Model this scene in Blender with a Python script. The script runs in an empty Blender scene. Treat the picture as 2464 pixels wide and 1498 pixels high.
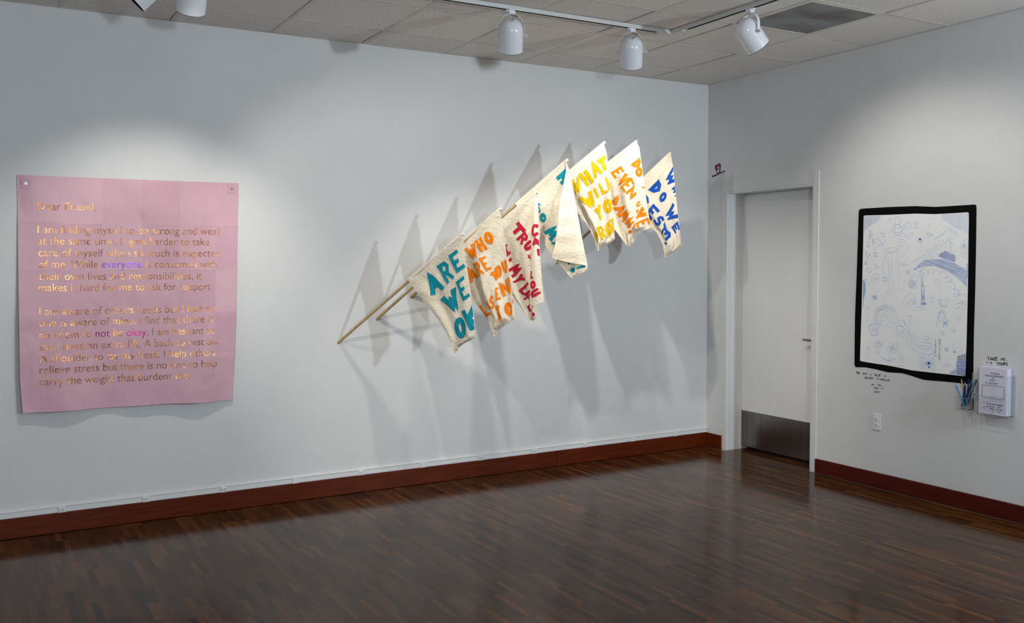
import bpy, bmesh, math, random
import numpy as np
from mathutils import Vector, Matrix
scene = bpy.context.scene
COL = scene.collection
random.seed(7)
# ------------------------------------------------------------------ camera
cam_data = bpy.data.cameras.new('camera'); cam = bpy.data.objects.new('camera', cam_data); COL.objects.link(cam)
CR_, CU_, CF_ = Vector((.865801, -.500370, -.004356)), Vector((.030157, .043489, .998599)), Vector((.499480, .864719, -.052743))
CPOS = Vector((-5.36256, -5.99101, 1.56525))
cam.matrix_world = Matrix(((CR_.x, CU_.x, -CF_.x, CPOS.x), (CR_.y, CU_.y, -CF_.y, CPOS.y), (CR_.z, CU_.z, -CF_.z, CPOS.z), (0, 0, 0, 1)))
cam_data.sensor_width = 36; cam_data.lens = 32.80; cam_data.clip_start = .05
scene.camera = cam
# ------------------------------------------------------------------ world, lights, exposure
w = bpy.data.worlds.new('world'); scene.world = w; w.use_nodes = True
w.node_tree.nodes['Background'].inputs[0].default_value = (.8, .85, 1, 1); w.node_tree.nodes['Background'].inputs[1].default_value = .02
scene.view_settings.view_transform = 'Standard'; scene.view_settings.look = 'None'
scene.view_settings.gamma = 1; scene.view_settings.use_curve_mapping = False
scene.view_settings.exposure = -0.06
def aim(o, p, q): o.location = p; o.rotation_euler = (Vector(q) - Vector(p)).to_track_quat('-Z', 'Y').to_euler()
def flash(p, q, e, c, s=.14):
    l = bpy.data.lights.new('photo_flash', 'AREA'); l.energy = e; l.color = c; l.size = s; l.shape = 'SQUARE'
    o = bpy.data.objects.new('photo_flash', l); COL.objects.link(o); aim(o, p, q); return o
def spot(p, q, e, c, ang=80, blend=.8, r=.035, parent=None):
    l = bpy.data.lights.new('lamp_beam', 'SPOT'); l.energy = e; l.color = c; l.spot_size = math.radians(ang); l.spot_blend = blend * .85; l.shadow_soft_size = r
    o = bpy.data.objects.new('lamp_beam', l); COL.objects.link(o); aim(o, p, q); return o
COOL = (.83, .92, 1.0); WARM = (1.0, .95, .86)
FL_R, FL_L = 96, 62
flash((-.535, -6.118, 2.024), (-2.4, 0, 3.0), FL_R, COOL)
flash((-4.722, -6.543, 1.834), (-2.9, 0, 3.0), FL_L, COOL)
# track lamps: (fixture position on its track, horizontal aim, tilt from vertical, watts, beam angle)
HEADS = [('a', (-2.646, -1.289), (.46, .89), 27, 60, 80), ('b', (-1.783, -1.289), (.56, .83), 31, 66, 98),
         ('c', (-1.464, -1.98), (1, -.12), 42, 42, 100), ('d', (-4.41, -1.289), (.0, 1), 34, 58, 84), ('e', (-4.615, -1.289), (-.95, .3), 46, 8, 90)]
# two more lamps of the same track lighting, out of frame, toward the flags and the drawing
spot((-5.1, -2.2, 2.75), (-2.2, 0, 1.2), 110, WARM, 60, .7)
spot((-1.464, -3.4, 2.75), (0, -2.4, 1.1), 12, WARM, 90, .8)
FILL = (.78, .885, 1.0)  # added lamps, no known source: they bounce fill light off the out-of-frame walls
for p_, q_, e_ in (((-6.6, -6.9, 2.8), (-6.4, -9.2, 1.6), 66), ((-4.4, -6.9, 2.8), (-4.4, -9.2, 1.6), 72), ((-2.0, -6.9, 2.8), (-2.0, -9.2, 1.6), 72), ((-6.2, -5.0, 2.8), (-8.2, -5.0, 1.6), 72), ((-6.2, -2.6, 2.8), (-8.2, -2.6, 1.6), 60), ((-1.5, -7.2, 2.8), (0, -7.2, 1.6), 60)):
    spot(p_, q_, e_, FILL, 130, .9, .1)
FLAGS=[
{'base':[-3.247,0.0,1.034],'tip':[-2.681,-0.729,1.743],
 'layers':[['front',[[-0.3841,-0.2907],[0.002,0.007]],[[0.002,0.007],[0.0104,-0.1075],[0.019,-0.1914],[0.0397,-0.3033],[0.0523,-0.432],[0.0656,-0.544],[0.071,-0.6506]],[[-0.0722,-0.7651],[-0.0601,-0.7505],[-0.0442,-0.7188],[-0.0004,-0.6892],[0.0369,-0.674],[0.071,-0.6506]],[[-0.3841,-0.2907],[-0.3331,-0.3679],[-0.3011,-0.3848],[-0.2759,-0.4361],[-0.2316,-0.4812],[-0.1875,-0.5318],[-0.1436,-0.5879],[-0.1125,-0.6384],[-0.0909,-0.6776],[-0.0818,-0.7227],[-0.0722,-0.7651]]]],
 'letters':[[0,'A',0.3,[[-0.2883,-0.2727],[-0.1953,-0.2254],[-0.1288,-0.3465],[-0.2211,-0.3944]]],[0,'R',0.3,[[-0.1856,-0.2021],[-0.1145,-0.1572],[-0.058,-0.2756],[-0.1128,-0.3181]]],[0,'E',0.3,[[-0.1031,-0.1359],[-0.0378,-0.0931],[0.0189,-0.2054],[-0.0416,-0.2474]]],[0,'W',0.3,[[-0.1692,-0.412],[-0.0566,-0.3291],[-0.0234,-0.4583],[-0.0862,-0.496]]],[0,'E',0.3,[[-0.0514,-0.3037],[0.0061,-0.2597],[0.0465,-0.3901],[-0.0014,-0.4243]]],[0,'O',0.3,[[-0.074,-0.5354],[0.0041,-0.517],[0.026,-0.6489],[-0.0532,-0.668]]],[0,'K',0.3,[[-0.0174,-0.4864],[0.0725,-0.443],[0.1359,-0.5761],[0.051,-0.6117]]]]},
{'base':[-2.968,0.0,1.184],'tip':[-2.408,-0.738,1.908],
 'layers':[['front',[[-0.385,-0.2904],[-0.0073,0.0053]],[[-0.0073,0.0053],[0.0042,-0.0766],[0.0232,-0.2281],[0.0486,-0.4222],[0.0646,-0.5253],[0.0805,-0.6344],[0.0887,-0.7072]],[[-0.0548,-0.8452],[-0.0433,-0.8203],[-0.0263,-0.7769],[0.0205,-0.7513],[0.0603,-0.726],[0.0887,-0.7072]],[[-0.385,-0.2904],[-0.3307,-0.3673],[-0.2857,-0.4438],[-0.2559,-0.5037],[-0.2276,-0.5526],[-0.1934,-0.6013],[-0.1607,-0.6443],[-0.1134,-0.6979],[-0.0811,-0.7542],[-0.0666,-0.8026],[-0.0548,-0.8452]]]],
 'letters':[[0,'W',0.3,[[-0.263,-0.2557],[-0.1876,-0.2135],[-0.151,-0.2966],[-0.2054,-0.327]]],[0,'H',0.3,[[-0.1876,-0.2043],[-0.14,-0.1743],[-0.0915,-0.2573],[-0.136,-0.2783]]],[0,'O',0.3,[[-0.1284,-0.1562],[-0.068,-0.137],[-0.0444,-0.2152],[-0.0953,-0.2329]]],[0,'A',0.3,[[-0.262,-0.399],[-0.203,-0.3609],[-0.1553,-0.4409],[-0.2147,-0.4793]]],[0,'R',0.3,[[-0.1954,-0.3547],[-0.1546,-0.3303],[-0.1092,-0.4132],[-0.1485,-0.4378]]],[0,'E',0.3,[[-0.1511,-0.3181],[-0.1105,-0.3012],[-0.0641,-0.3826],[-0.0991,-0.4009]]],[0,'Y',0.3,[[-0.0764,-0.4162],[-0.034,-0.3674],[-0.0178,-0.4466],[-0.0446,-0.4681]]],[0,'O',0.3,[[-0.044,-0.3674],[-0.0073,-0.3553],[0.0009,-0.4344],[-0.0344,-0.4467]]],[0,'U',0.3,[[-0.0072,-0.3432],[0.0293,-0.3239],[0.0434,-0.401],[0.0123,-0.4162]]],[0,'L',0.28,[[-0.16,-0.6256],[-0.1294,-0.6141],[-0.0726,-0.6766],[-0.1064,-0.7005]]],[0,'I',0.9,[[-0.1158,-0.5943],[-0.0955,-0.583],[-0.0536,-0.6487],[-0.0758,-0.6625]]],[0,'S',0.3,[[-0.08,-0.5662],[-0.0484,-0.5537],[-0.0375,-0.6362],[-0.0623,-0.6488]]],[0,'E',0.3,[[-0.0395,-0.5108],[-0.0221,-0.5015],[-0.0005,-0.5776],[-0.0286,-0.5932]]],[0,'N',0.3,[[-0.0213,-0.4832],[0.0353,-0.4465],[0.0599,-0.5405],[0.0081,-0.5684]]],[0,'T',0.3,[[0.0353,-0.4465],[0.0683,-0.4313],[0.0876,-0.5251],[0.0559,-0.5375]]],[0,'T',0.3,[[-0.0388,-0.6301],[-0.0067,-0.6143],[0.0173,-0.7208],[-0.0114,-0.7306]]],[0,'O',0.3,[[0.0112,-0.611],[0.0609,-0.5921],[0.075,-0.6801],[0.034,-0.6961]]],[0,'?',0.3,[[0.0643,-0.5799],[0.1005,-0.5674],[0.1133,-0.6521],[0.0804,-0.6587]]]]},
{'base':[-2.713,0.0,1.329],'tip':[-2.133,-0.734,2.024],
 'layers':[['front',[[-0.3886,-0.2887],[-0.0092,0.0035]],[[-0.0092,0.0035],[-0.0163,-0.1249],[-0.0204,-0.3729],[-0.0179,-0.6221],[-0.0136,-0.747],[-0.0166,-0.8253]],[[-0.0541,-0.851],[-0.0353,-0.8475],[-0.0166,-0.8253]],[[-0.3886,-0.2887],[-0.3404,-0.3731],[-0.2865,-0.485],[-0.2388,-0.5741],[-0.1895,-0.6609],[-0.1491,-0.7173],[-0.1088,-0.7671],[-0.0821,-0.8107],[-0.0688,-0.8419],[-0.0541,-0.851]]],['strip',[[-0.0192,-0.0036],[-0.0092,0.0035]],[[-0.0092,0.0035],[0.0072,-0.0328],[0.0133,-0.1997],[0.0194,-0.3423],[0.0289,-0.4974],[0.0385,-0.6093],[0.0462,-0.6839],[0.0501,-0.7181]],[[-0.0431,-0.7662],[-0.035,-0.7535],[-0.0083,-0.7407],[0.0249,-0.7309],[0.0501,-0.7181]],[[-0.0192,-0.0036],[-0.0248,-0.0937],[-0.0298,-0.2051],[-0.0337,-0.3728],[-0.0377,-0.5597],[-0.0414,-0.6847],[-0.0431,-0.7662]]]],
 'letters':[[0,'T',0.3,[[-0.1332,-0.1844],[-0.0746,-0.2509],[-0.1405,-0.2998],[-0.1942,-0.2345]]],[0,'R',0.3,[[-0.0853,-0.2526],[-0.0521,-0.3041],[-0.1104,-0.3458],[-0.1506,-0.3059]]],[0,'U',0.3,[[-0.0481,-0.3104],[-0.0203,-0.3449],[-0.0704,-0.3961],[-0.1024,-0.3503]]],[0,'S',0.3,[[-0.0324,-0.3946],[-0.0206,-0.4226],[-0.0506,-0.4443],[-0.0672,-0.413]]],[0,'H',0.3,[[-0.2184,-0.3333],[-0.1916,-0.3964],[-0.2223,-0.4277],[-0.2492,-0.3645]]],[0,'I',0.9,[[-0.1869,-0.4153],[-0.1748,-0.4342],[-0.2055,-0.4668],[-0.217,-0.4497]]],[0,'M',0.3,[[-0.1378,-0.4614],[-0.1077,-0.5066],[-0.1788,-0.5663],[-0.2091,-0.5065]]],[0,'Y',0.3,[[-0.1112,-0.5316],[-0.0865,-0.5755],[-0.1587,-0.6052],[-0.1823,-0.582]]],[0,'L',0.3,[[-0.0625,-0.5879],[-0.0379,-0.6191],[-0.1037,-0.679],[-0.1386,-0.6479]]],[0,'I',0.9,[[-0.0379,-0.6347],[-0.0347,-0.6534],[-0.0937,-0.6947],[-0.1118,-0.676]]],[0,'F',0.3,[[-0.0347,-0.6597],[-0.0248,-0.6908],[-0.0818,-0.7353],[-0.1018,-0.701]]],[0,'E',0.3,[[-0.0335,-0.7128],[-0.025,-0.7534],[-0.0552,-0.7927],[-0.0751,-0.7541]]],[0,'.',0.3,[[-0.0445,-0.79],[-0.0204,-0.7896],[-0.0206,-0.8222],[-0.0446,-0.8226]]],[1,'C',0.3,[[-0.0292,-0.2113],[0.0185,-0.206],[0.0183,-0.2896],[-0.0301,-0.2951]]],[1,'A',0.3,[[-0.0268,-0.3045],[0.0262,-0.2866],[0.0359,-0.3672],[-0.017,-0.3481]]],[1,'I',0.9,[[0.0094,-0.367],[0.022,-0.3671],[0.0245,-0.4229],[0.0152,-0.4229]]],[1,'L',0.3,[[-0.0368,-0.5098],[-0.011,-0.5316],[-0.0117,-0.5659],[-0.0384,-0.5672]]],[1,'O',0.3,[[-0.0391,-0.5847],[0.0022,-0.5752],[0.0067,-0.6313],[-0.0379,-0.6378]]],[1,'U',0.3,[[0.0173,-0.6268],[0.037,-0.6622],[-0.0215,-0.7033],[-0.0427,-0.6535]]]]},
{'base':[-2.457,0.0,1.533],'tip':[-1.887,-0.723,2.247],
 'layers':[['front',[[-0.3667,-0.2846],[-0.0068,0.003]],[[-0.0068,0.003],[0.0244,-0.1077],[0.043,-0.2148],[0.0678,-0.3398],[0.0926,-0.4706],[0.1143,-0.5835],[0.1422,-0.7112]],[[0.0299,-0.7886],[0.0675,-0.7736],[0.1174,-0.7497],[0.1372,-0.7319],[0.1422,-0.7112]],[[-0.3667,-0.2846],[-0.3296,-0.3394],[-0.2841,-0.3971],[-0.2388,-0.4546],[-0.1984,-0.508],[-0.16,-0.5687],[-0.1218,-0.6172],[-0.0963,-0.6505],[-0.0646,-0.6837],[-0.0267,-0.7317],[0.0048,-0.7677],[0.0299,-0.7886]]],['flap',[[-0.0081,0.0001],[-0.0068,0.003]],[[-0.0068,0.003],[0.0244,-0.1077],[0.043,-0.2148],[0.0678,-0.3398],[0.0926,-0.4706],[0.1143,-0.5835],[0.1409,-0.7094]],[[-0.0995,-0.6505],[-0.0393,-0.6718],[0.0425,-0.6901],[0.0987,-0.698],[0.1409,-0.7094]],[[-0.0081,0.0001],[-0.0019,-0.0475],[-0.0133,-0.1537],[-0.0355,-0.2897],[-0.0483,-0.4205],[-0.058,-0.51],[-0.0772,-0.5996],[-0.0995,-0.6505]]]],
 'letters':[[0,'H',0.3,[[-0.01,-0.0561],[0.0306,-0.1198],[-0.0385,-0.1677],[-0.0826,-0.1156]]],[0,'S',0.3,[[-0.217,-0.2727],[-0.1913,-0.2854],[-0.1902,-0.3486],[-0.2172,-0.3449]]],[0,'O',0.3,[[-0.2076,-0.3632],[-0.1626,-0.3402],[-0.1436,-0.3976],[-0.1917,-0.4207]]],[0,'M',0.3,[[-0.0908,-0.4304],[-0.0567,-0.4861],[-0.1216,-0.5439],[-0.1803,-0.4781]]],[0,'A',0.3,[[-0.0738,-0.5217],[-0.0454,-0.5759],[-0.0804,-0.6086],[-0.1216,-0.5511]]],[0,'I',0.9,[[-0.0577,-0.3755],[-0.0489,-0.3698],[-0.0489,-0.3906],[-0.0565,-0.3875]]],[0,'-',0.9,[[-0.014,-0.6809],[0.0331,-0.6751],[0.0174,-0.6959],[-0.0046,-0.7066]]],[0,'-',0.9,[[0.0644,-0.7152],[0.1372,-0.6993],[0.1329,-0.7153],[0.0581,-0.733]]],[0,'.',0.3,[[0.0174,-0.721],[0.0525,-0.7187],[0.0537,-0.7527],[0.0174,-0.7545]]]]},
{'base':[-2.11,0.0,1.732],'tip':[-1.54,-0.668,2.39],
 'layers':[['front',[[-0.3522,-0.2641],[-0.006,0.0038]],[[-0.006,0.0038],[0.0141,-0.0747],[0.0228,-0.1858],[0.0401,-0.3196],[0.0488,-0.4365],[0.0575,-0.548],[0.0662,-0.6662]],[[-0.0457,-0.7524],[-0.0284,-0.7312],[0.0061,-0.7091],[0.0405,-0.6927],[0.0662,-0.6662]],[[-0.3522,-0.2641],[-0.3156,-0.3149],[-0.276,-0.3744],[-0.2365,-0.4279],[-0.1971,-0.4753],[-0.1679,-0.5155],[-0.1329,-0.5551],[-0.1038,-0.6012],[-0.0834,-0.6401],[-0.069,-0.6858],[-0.0527,-0.7394],[-0.0457,-0.7524]]]],
 'letters':[[0,'W',0.3,[[-0.2349,-0.2494],[-0.1851,-0.223],[-0.1549,-0.3249],[-0.2204,-0.3613]]],[0,'H',0.3,[[-0.191,-0.2116],[-0.1298,-0.1774],[-0.0737,-0.2687],[-0.1298,-0.2988]]],[0,'A',0.3,[[-0.1182,-0.1499],[-0.0587,-0.1105],[-0.0127,-0.2067],[-0.0719,-0.2492]]],[0,'T',0.3,[[-0.0587,-0.1227],[0.0027,-0.0841],[0.0314,-0.1834],[-0.023,-0.198]]],[0,'W',0.3,[[-0.1882,-0.383],[-0.095,-0.3211],[-0.0603,-0.4283],[-0.1124,-0.4522]]],[0,'I',0.9,[[-0.0846,-0.3102],[-0.0661,-0.2985],[-0.0344,-0.3815],[-0.0499,-0.3894]]],[0,'L',0.3,[[-0.0471,-0.2807],[-0.0258,-0.2664],[0.0315,-0.3388],[-0.02,-0.3579]]],[0,'L',0.3,[[-0.0,-0.2405],[0.0285,-0.2276],[0.0771,-0.3068],[0.0287,-0.3331]]],[0,'Y',0.3,[[-0.0776,-0.4642],[-0.0315,-0.4178],[-0.0084,-0.5289],[-0.0372,-0.5362]]],[0,'O',0.3,[[-0.0229,-0.4013],[0.0459,-0.3781],[0.0631,-0.4758],[-0.0056,-0.4938]]],[0,'P',0.3,[[-0.0776,-0.624],[-0.0516,-0.6048],[-0.0227,-0.6808],[-0.0515,-0.7029]]],[0,'R',0.3,[[-0.0545,-0.5851],[-0.0141,-0.5718],[0.0262,-0.6562],[-0.0198,-0.6752]]],[0,'O',0.3,[[-0.0055,-0.558],[0.0489,-0.5422],[0.0662,-0.6317],[0.0118,-0.6477]]],[0,'T',0.3,[[0.0289,-0.5363],[0.0746,-0.5094],[0.0918,-0.6042],[0.0576,-0.612]]]]},
{'base':[-1.856,0.0,1.778],'tip':[-1.286,-0.698,2.41],
 'layers':[['front',[[-0.3268,-0.2294],[-0.0023,0.003]],[[-0.0023,0.003],[0.0187,-0.0358],[0.0278,-0.1175],[0.0431,-0.2344],[0.0553,-0.3513],[0.0735,-0.4683],[0.093,-0.6059]],[[-0.0544,-0.7447],[-0.0334,-0.7125],[-0.0124,-0.6775],[0.0055,-0.6484],[0.0264,-0.6311],[0.0562,-0.6198],[0.093,-0.6059]],[[-0.3268,-0.2294],[-0.2898,-0.2958],[-0.2467,-0.4008],[-0.2068,-0.5201],[-0.167,-0.6037],[-0.1426,-0.6337],[-0.1061,-0.6814],[-0.0758,-0.7231],[-0.0544,-0.7447]]]],
 'letters':[[0,'D',0.3,[[0.0189,-0.1125],[0.0369,-0.1586],[-0.0059,-0.1976],[-0.0407,-0.1583]]],[0,'O',0.3,[[-0.0078,-0.183],[0.0369,-0.1772],[0.0401,-0.246],[-0.0118,-0.2452]]],[0,'I',0.9,[[0.0344,-0.3087],[0.0522,-0.3069],[0.0523,-0.3325],[0.0362,-0.3332]]],[0,'E',0.3,[[-0.113,-0.1671],[-0.0815,-0.2064],[-0.1552,-0.2577],[-0.1906,-0.2111]]],[0,'V',0.3,[[-0.0737,-0.2155],[-0.0375,-0.2636],[-0.1036,-0.3112],[-0.1431,-0.2746]]],[0,'E',0.3,[[-0.0345,-0.2479],[-0.0176,-0.2964],[-0.0794,-0.3571],[-0.1151,-0.3167]]],[0,'N',0.3,[[-0.0194,-0.3022],[-0.0013,-0.3671],[-0.0371,-0.407],[-0.0764,-0.3601]]],[0,'D',0.3,[[-0.1368,-0.3701],[-0.1216,-0.4106],[-0.1641,-0.4566],[-0.1916,-0.4146]]],[0,'A',0.3,[[-0.0913,-0.4337],[-0.0701,-0.4707],[-0.1366,-0.5251],[-0.1781,-0.4592]]],[0,'M',0.3,[[-0.061,-0.4709],[-0.0339,-0.5038],[-0.1013,-0.5654],[-0.1414,-0.5191]]],[0,'N',0.3,[[-0.0218,-0.5246],[-0.0109,-0.5689],[-0.0625,-0.6132],[-0.094,-0.5702]]],[0,'?',0.3,[[-0.0049,-0.5719],[-0.0012,-0.5984],[-0.0168,-0.6257],[-0.0288,-0.6008]]],[0,'.',0.3,[[-0.0565,-0.618],[-0.0306,-0.6184],[-0.0305,-0.6478],[-0.0564,-0.6474]]],[0,'C',0.3,[[-0.0071,-0.4283],[0.0227,-0.4133],[0.027,-0.445],[-0.0028,-0.4665]]],[0,'I',0.9,[[0.0109,-0.4639],[0.02,-0.4787],[-0.0009,-0.5134],[-0.0081,-0.4956]]],[0,'V',0.3,[[0.0378,-0.4529],[0.0677,-0.5149],[0.0112,-0.5546],[-0.0069,-0.5103]]],[0,'E',0.3,[[0.0737,-0.5314],[0.0905,-0.5795],[0.0114,-0.6086],[-0.0025,-0.572]]]]},
{'base':[-1.505,0.0,1.559],'tip':[-0.936,-0.643,2.353],
 'layers':[['front',[[-0.3212,-0.2921],[0.0035,0.0001]],[[0.0035,0.0001],[0.019,-0.0968],[0.0317,-0.2176],[0.0443,-0.3385],[0.057,-0.4595],[0.0696,-0.5625],[0.078,-0.6685]],[[-0.0326,-0.7587],[-0.0174,-0.7497],[0.025,-0.7196],[0.0552,-0.6955],[0.078,-0.6685]],[[-0.3212,-0.2921],[-0.2837,-0.3512],[-0.237,-0.4226],[-0.1905,-0.4846],[-0.1472,-0.5403],[-0.1041,-0.5714],[-0.0733,-0.6205],[-0.0518,-0.6634],[-0.0455,-0.6999],[-0.0392,-0.7426],[-0.0326,-0.7587]]]],
 'letters':[[0,'W',0.3,[[0.022,-0.0969],[0.0467,-0.2],[-0.0075,-0.2448],[-0.037,-0.1672]]],[0,'H',0.3,[[0.0408,-0.2299],[0.0561,-0.2786],[0.023,-0.2909],[0.0083,-0.2591]]],[0,'A',0.3,[[0.0531,-0.2905],[0.0594,-0.3329],[0.0444,-0.3446],[0.0303,-0.308]]],[0,'D',0.3,[[-0.0838,-0.1886],[-0.0513,-0.2453],[-0.1047,-0.2996],[-0.1601,-0.2634]]],[0,'O',0.3,[[-0.0469,-0.2684],[-0.0163,-0.3068],[-0.0587,-0.3663],[-0.0893,-0.3261]]],[0,'W',0.3,[[0.0233,-0.3579],[0.0601,-0.4656],[-0.0064,-0.5019],[-0.0359,-0.4274]]],[0,'E',0.3,[[0.0542,-0.4927],[0.0696,-0.5534],[0.0377,-0.585],[0.0078,-0.5373]]],[0,'D',0.3,[[-0.1753,-0.2964],[-0.1426,-0.3277],[-0.1627,-0.3821],[-0.2029,-0.3628]]],[0,'E',0.3,[[-0.1198,-0.3636],[-0.0725,-0.4175],[-0.1421,-0.488],[-0.173,-0.4337]]],[0,'S',0.3,[[-0.0675,-0.4419],[-0.0357,-0.4759],[-0.0793,-0.5432],[-0.1267,-0.4925]]],[0,'T',0.3,[[-0.0398,-0.4941],[-0.0195,-0.5612],[-0.0534,-0.602],[-0.067,-0.5726]]],[0,'?',0.3,[[-0.0335,-0.5537],[0.0134,-0.5738],[-0.0056,-0.6646],[-0.0495,-0.6642]]]]}]
POSTER={'top': [[-5.1287, 2.0696], [-4.7419, 2.069], [-4.3342, 2.0681], [-3.8948, 2.0706]], 'right': [[-3.8948, 2.0706], [-3.9024, 1.8022], [-3.9138, 1.5133], [-3.9282, 1.2468], [-3.9455, 0.9506], [-3.9652, 0.7066]], 'bottom': [[-5.1395, 0.7206], [-4.9718, 0.7171], [-4.7966, 0.7166], [-4.5541, 0.7133], [-4.333, 0.7125], [-4.1477, 0.7035], [-3.9652, 0.7066]], 'left': [[-5.1287, 2.0696], [-5.1323, 1.783], [-5.1373, 1.5448], [-5.1425, 1.2328], [-5.1477, 0.9191], [-5.1395, 0.7206]]}
POSTER_TEXT=[['Dear Friend,', [-5.0297, 1.8753], [-4.7251, 1.8784], [-5.0285, 1.918], [-4.7241, 1.9201]], ['I am finding myself to be strong and weak', [-5.0334, 1.7428], [-4.0066, 1.7434], [-5.0322, 1.7856], [-4.0057, 1.788]], ['at the same time. It gets harder to take', [-5.0334, 1.6781], [-4.0828, 1.6778], [-5.0322, 1.7209], [-4.0819, 1.7222]], ['care of myself when so much is expected', [-5.0334, 1.6101], [-4.0206, 1.6083], [-5.0322, 1.653], [-4.0197, 1.6529]], ['of me. While everyone is consumed with', [-5.0333, 1.5441], [-4.0411, 1.5396], [-5.0321, 1.5871], [-4.0402, 1.5843]], ['their own lives and responsibilities, it', [-5.0353, 1.475], [-4.1336, 1.4686], [-5.0341, 1.5179], [-4.1327, 1.513]], ['makes it hard for me to ask for support.', [-5.0371, 1.4099], [-4.0719, 1.4015], [-5.0359, 1.4529], [-4.0709, 1.4461]], ['I am aware of others needs but I fear no', [-5.039, 1.2732], [-4.0557, 1.2657], [-5.0378, 1.3164], [-4.0548, 1.3105]], ['one is aware of mine. I find that there is', [-5.0408, 1.208], [-4.0727, 1.2008], [-5.0396, 1.2512], [-4.0718, 1.2456]], ['no room to not be okay. I am hesitant to', [-5.0418, 1.1395], [-4.0663, 1.1292], [-5.0406, 1.1827], [-4.0654, 1.1741]], ['say I need an extra lift. A back to rest on.', [-5.0436, 1.073], [-4.0431, 1.0602], [-5.0424, 1.1163], [-4.0422, 1.1052]], ['A shoulder to lay my head. I help others', [-5.0446, 1.0044], [-4.0658, 0.9921], [-5.0434, 1.0477], [-4.0649, 1.037]], ['relieve stress but there is no one to help', [-5.0463, 0.941], [-4.0571, 0.9234], [-5.0451, 0.9843], [-4.0562, 0.9685]], ['carry the weight that burdens me.', [-5.0482, 0.8743], [-4.2236, 0.8581], [-5.047, 0.9177], [-4.2226, 0.9025]]]
FRAME_OUT=[[-1.5477, 1.9128], [-1.5567, 1.9236], [-1.5739, 1.9256], [-1.7906, 1.9254], [-2.0004, 1.9204], [-2.1502, 1.9072], [-2.2935, 1.9072], [-2.4265, 1.9075], [-2.4288, 1.8874], [-2.4313, 1.6285], [-2.4318, 1.3769], [-2.4295, 1.124], [-2.4315, 0.8091], [-2.3934, 0.7929], [-2.3189, 0.7933], [-2.2427, 0.7919], [-2.0853, 0.7864], [-1.9931, 0.8036], [-1.9198, 0.8143], [-1.8129, 0.8081], [-1.7024, 0.8206], [-1.6231, 0.8252], [-1.5401, 0.8173], [-1.5304, 0.8327], [-1.529, 1.1638], [-1.5377, 1.4505], [-1.544, 1.7352]]
FRAME_IN=[[-1.5885, 1.8779], [-1.7917, 1.8733], [-2.0014, 1.8716], [-2.1414, 1.8616], [-2.2758, 1.8613], [-2.3804, 1.863], [-2.3812, 1.7134], [-2.3844, 1.3757], [-2.3831, 1.036], [-2.3794, 0.8393], [-2.2609, 0.84], [-2.1242, 0.8394], [-1.9924, 0.8397], [-1.9192, 0.8462], [-1.812, 0.8544], [-1.7017, 0.8581], [-1.5764, 0.8638], [-1.5792, 1.0235], [-1.5837, 1.214], [-1.5867, 1.5455], [-1.5889, 1.7341]]
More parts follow.
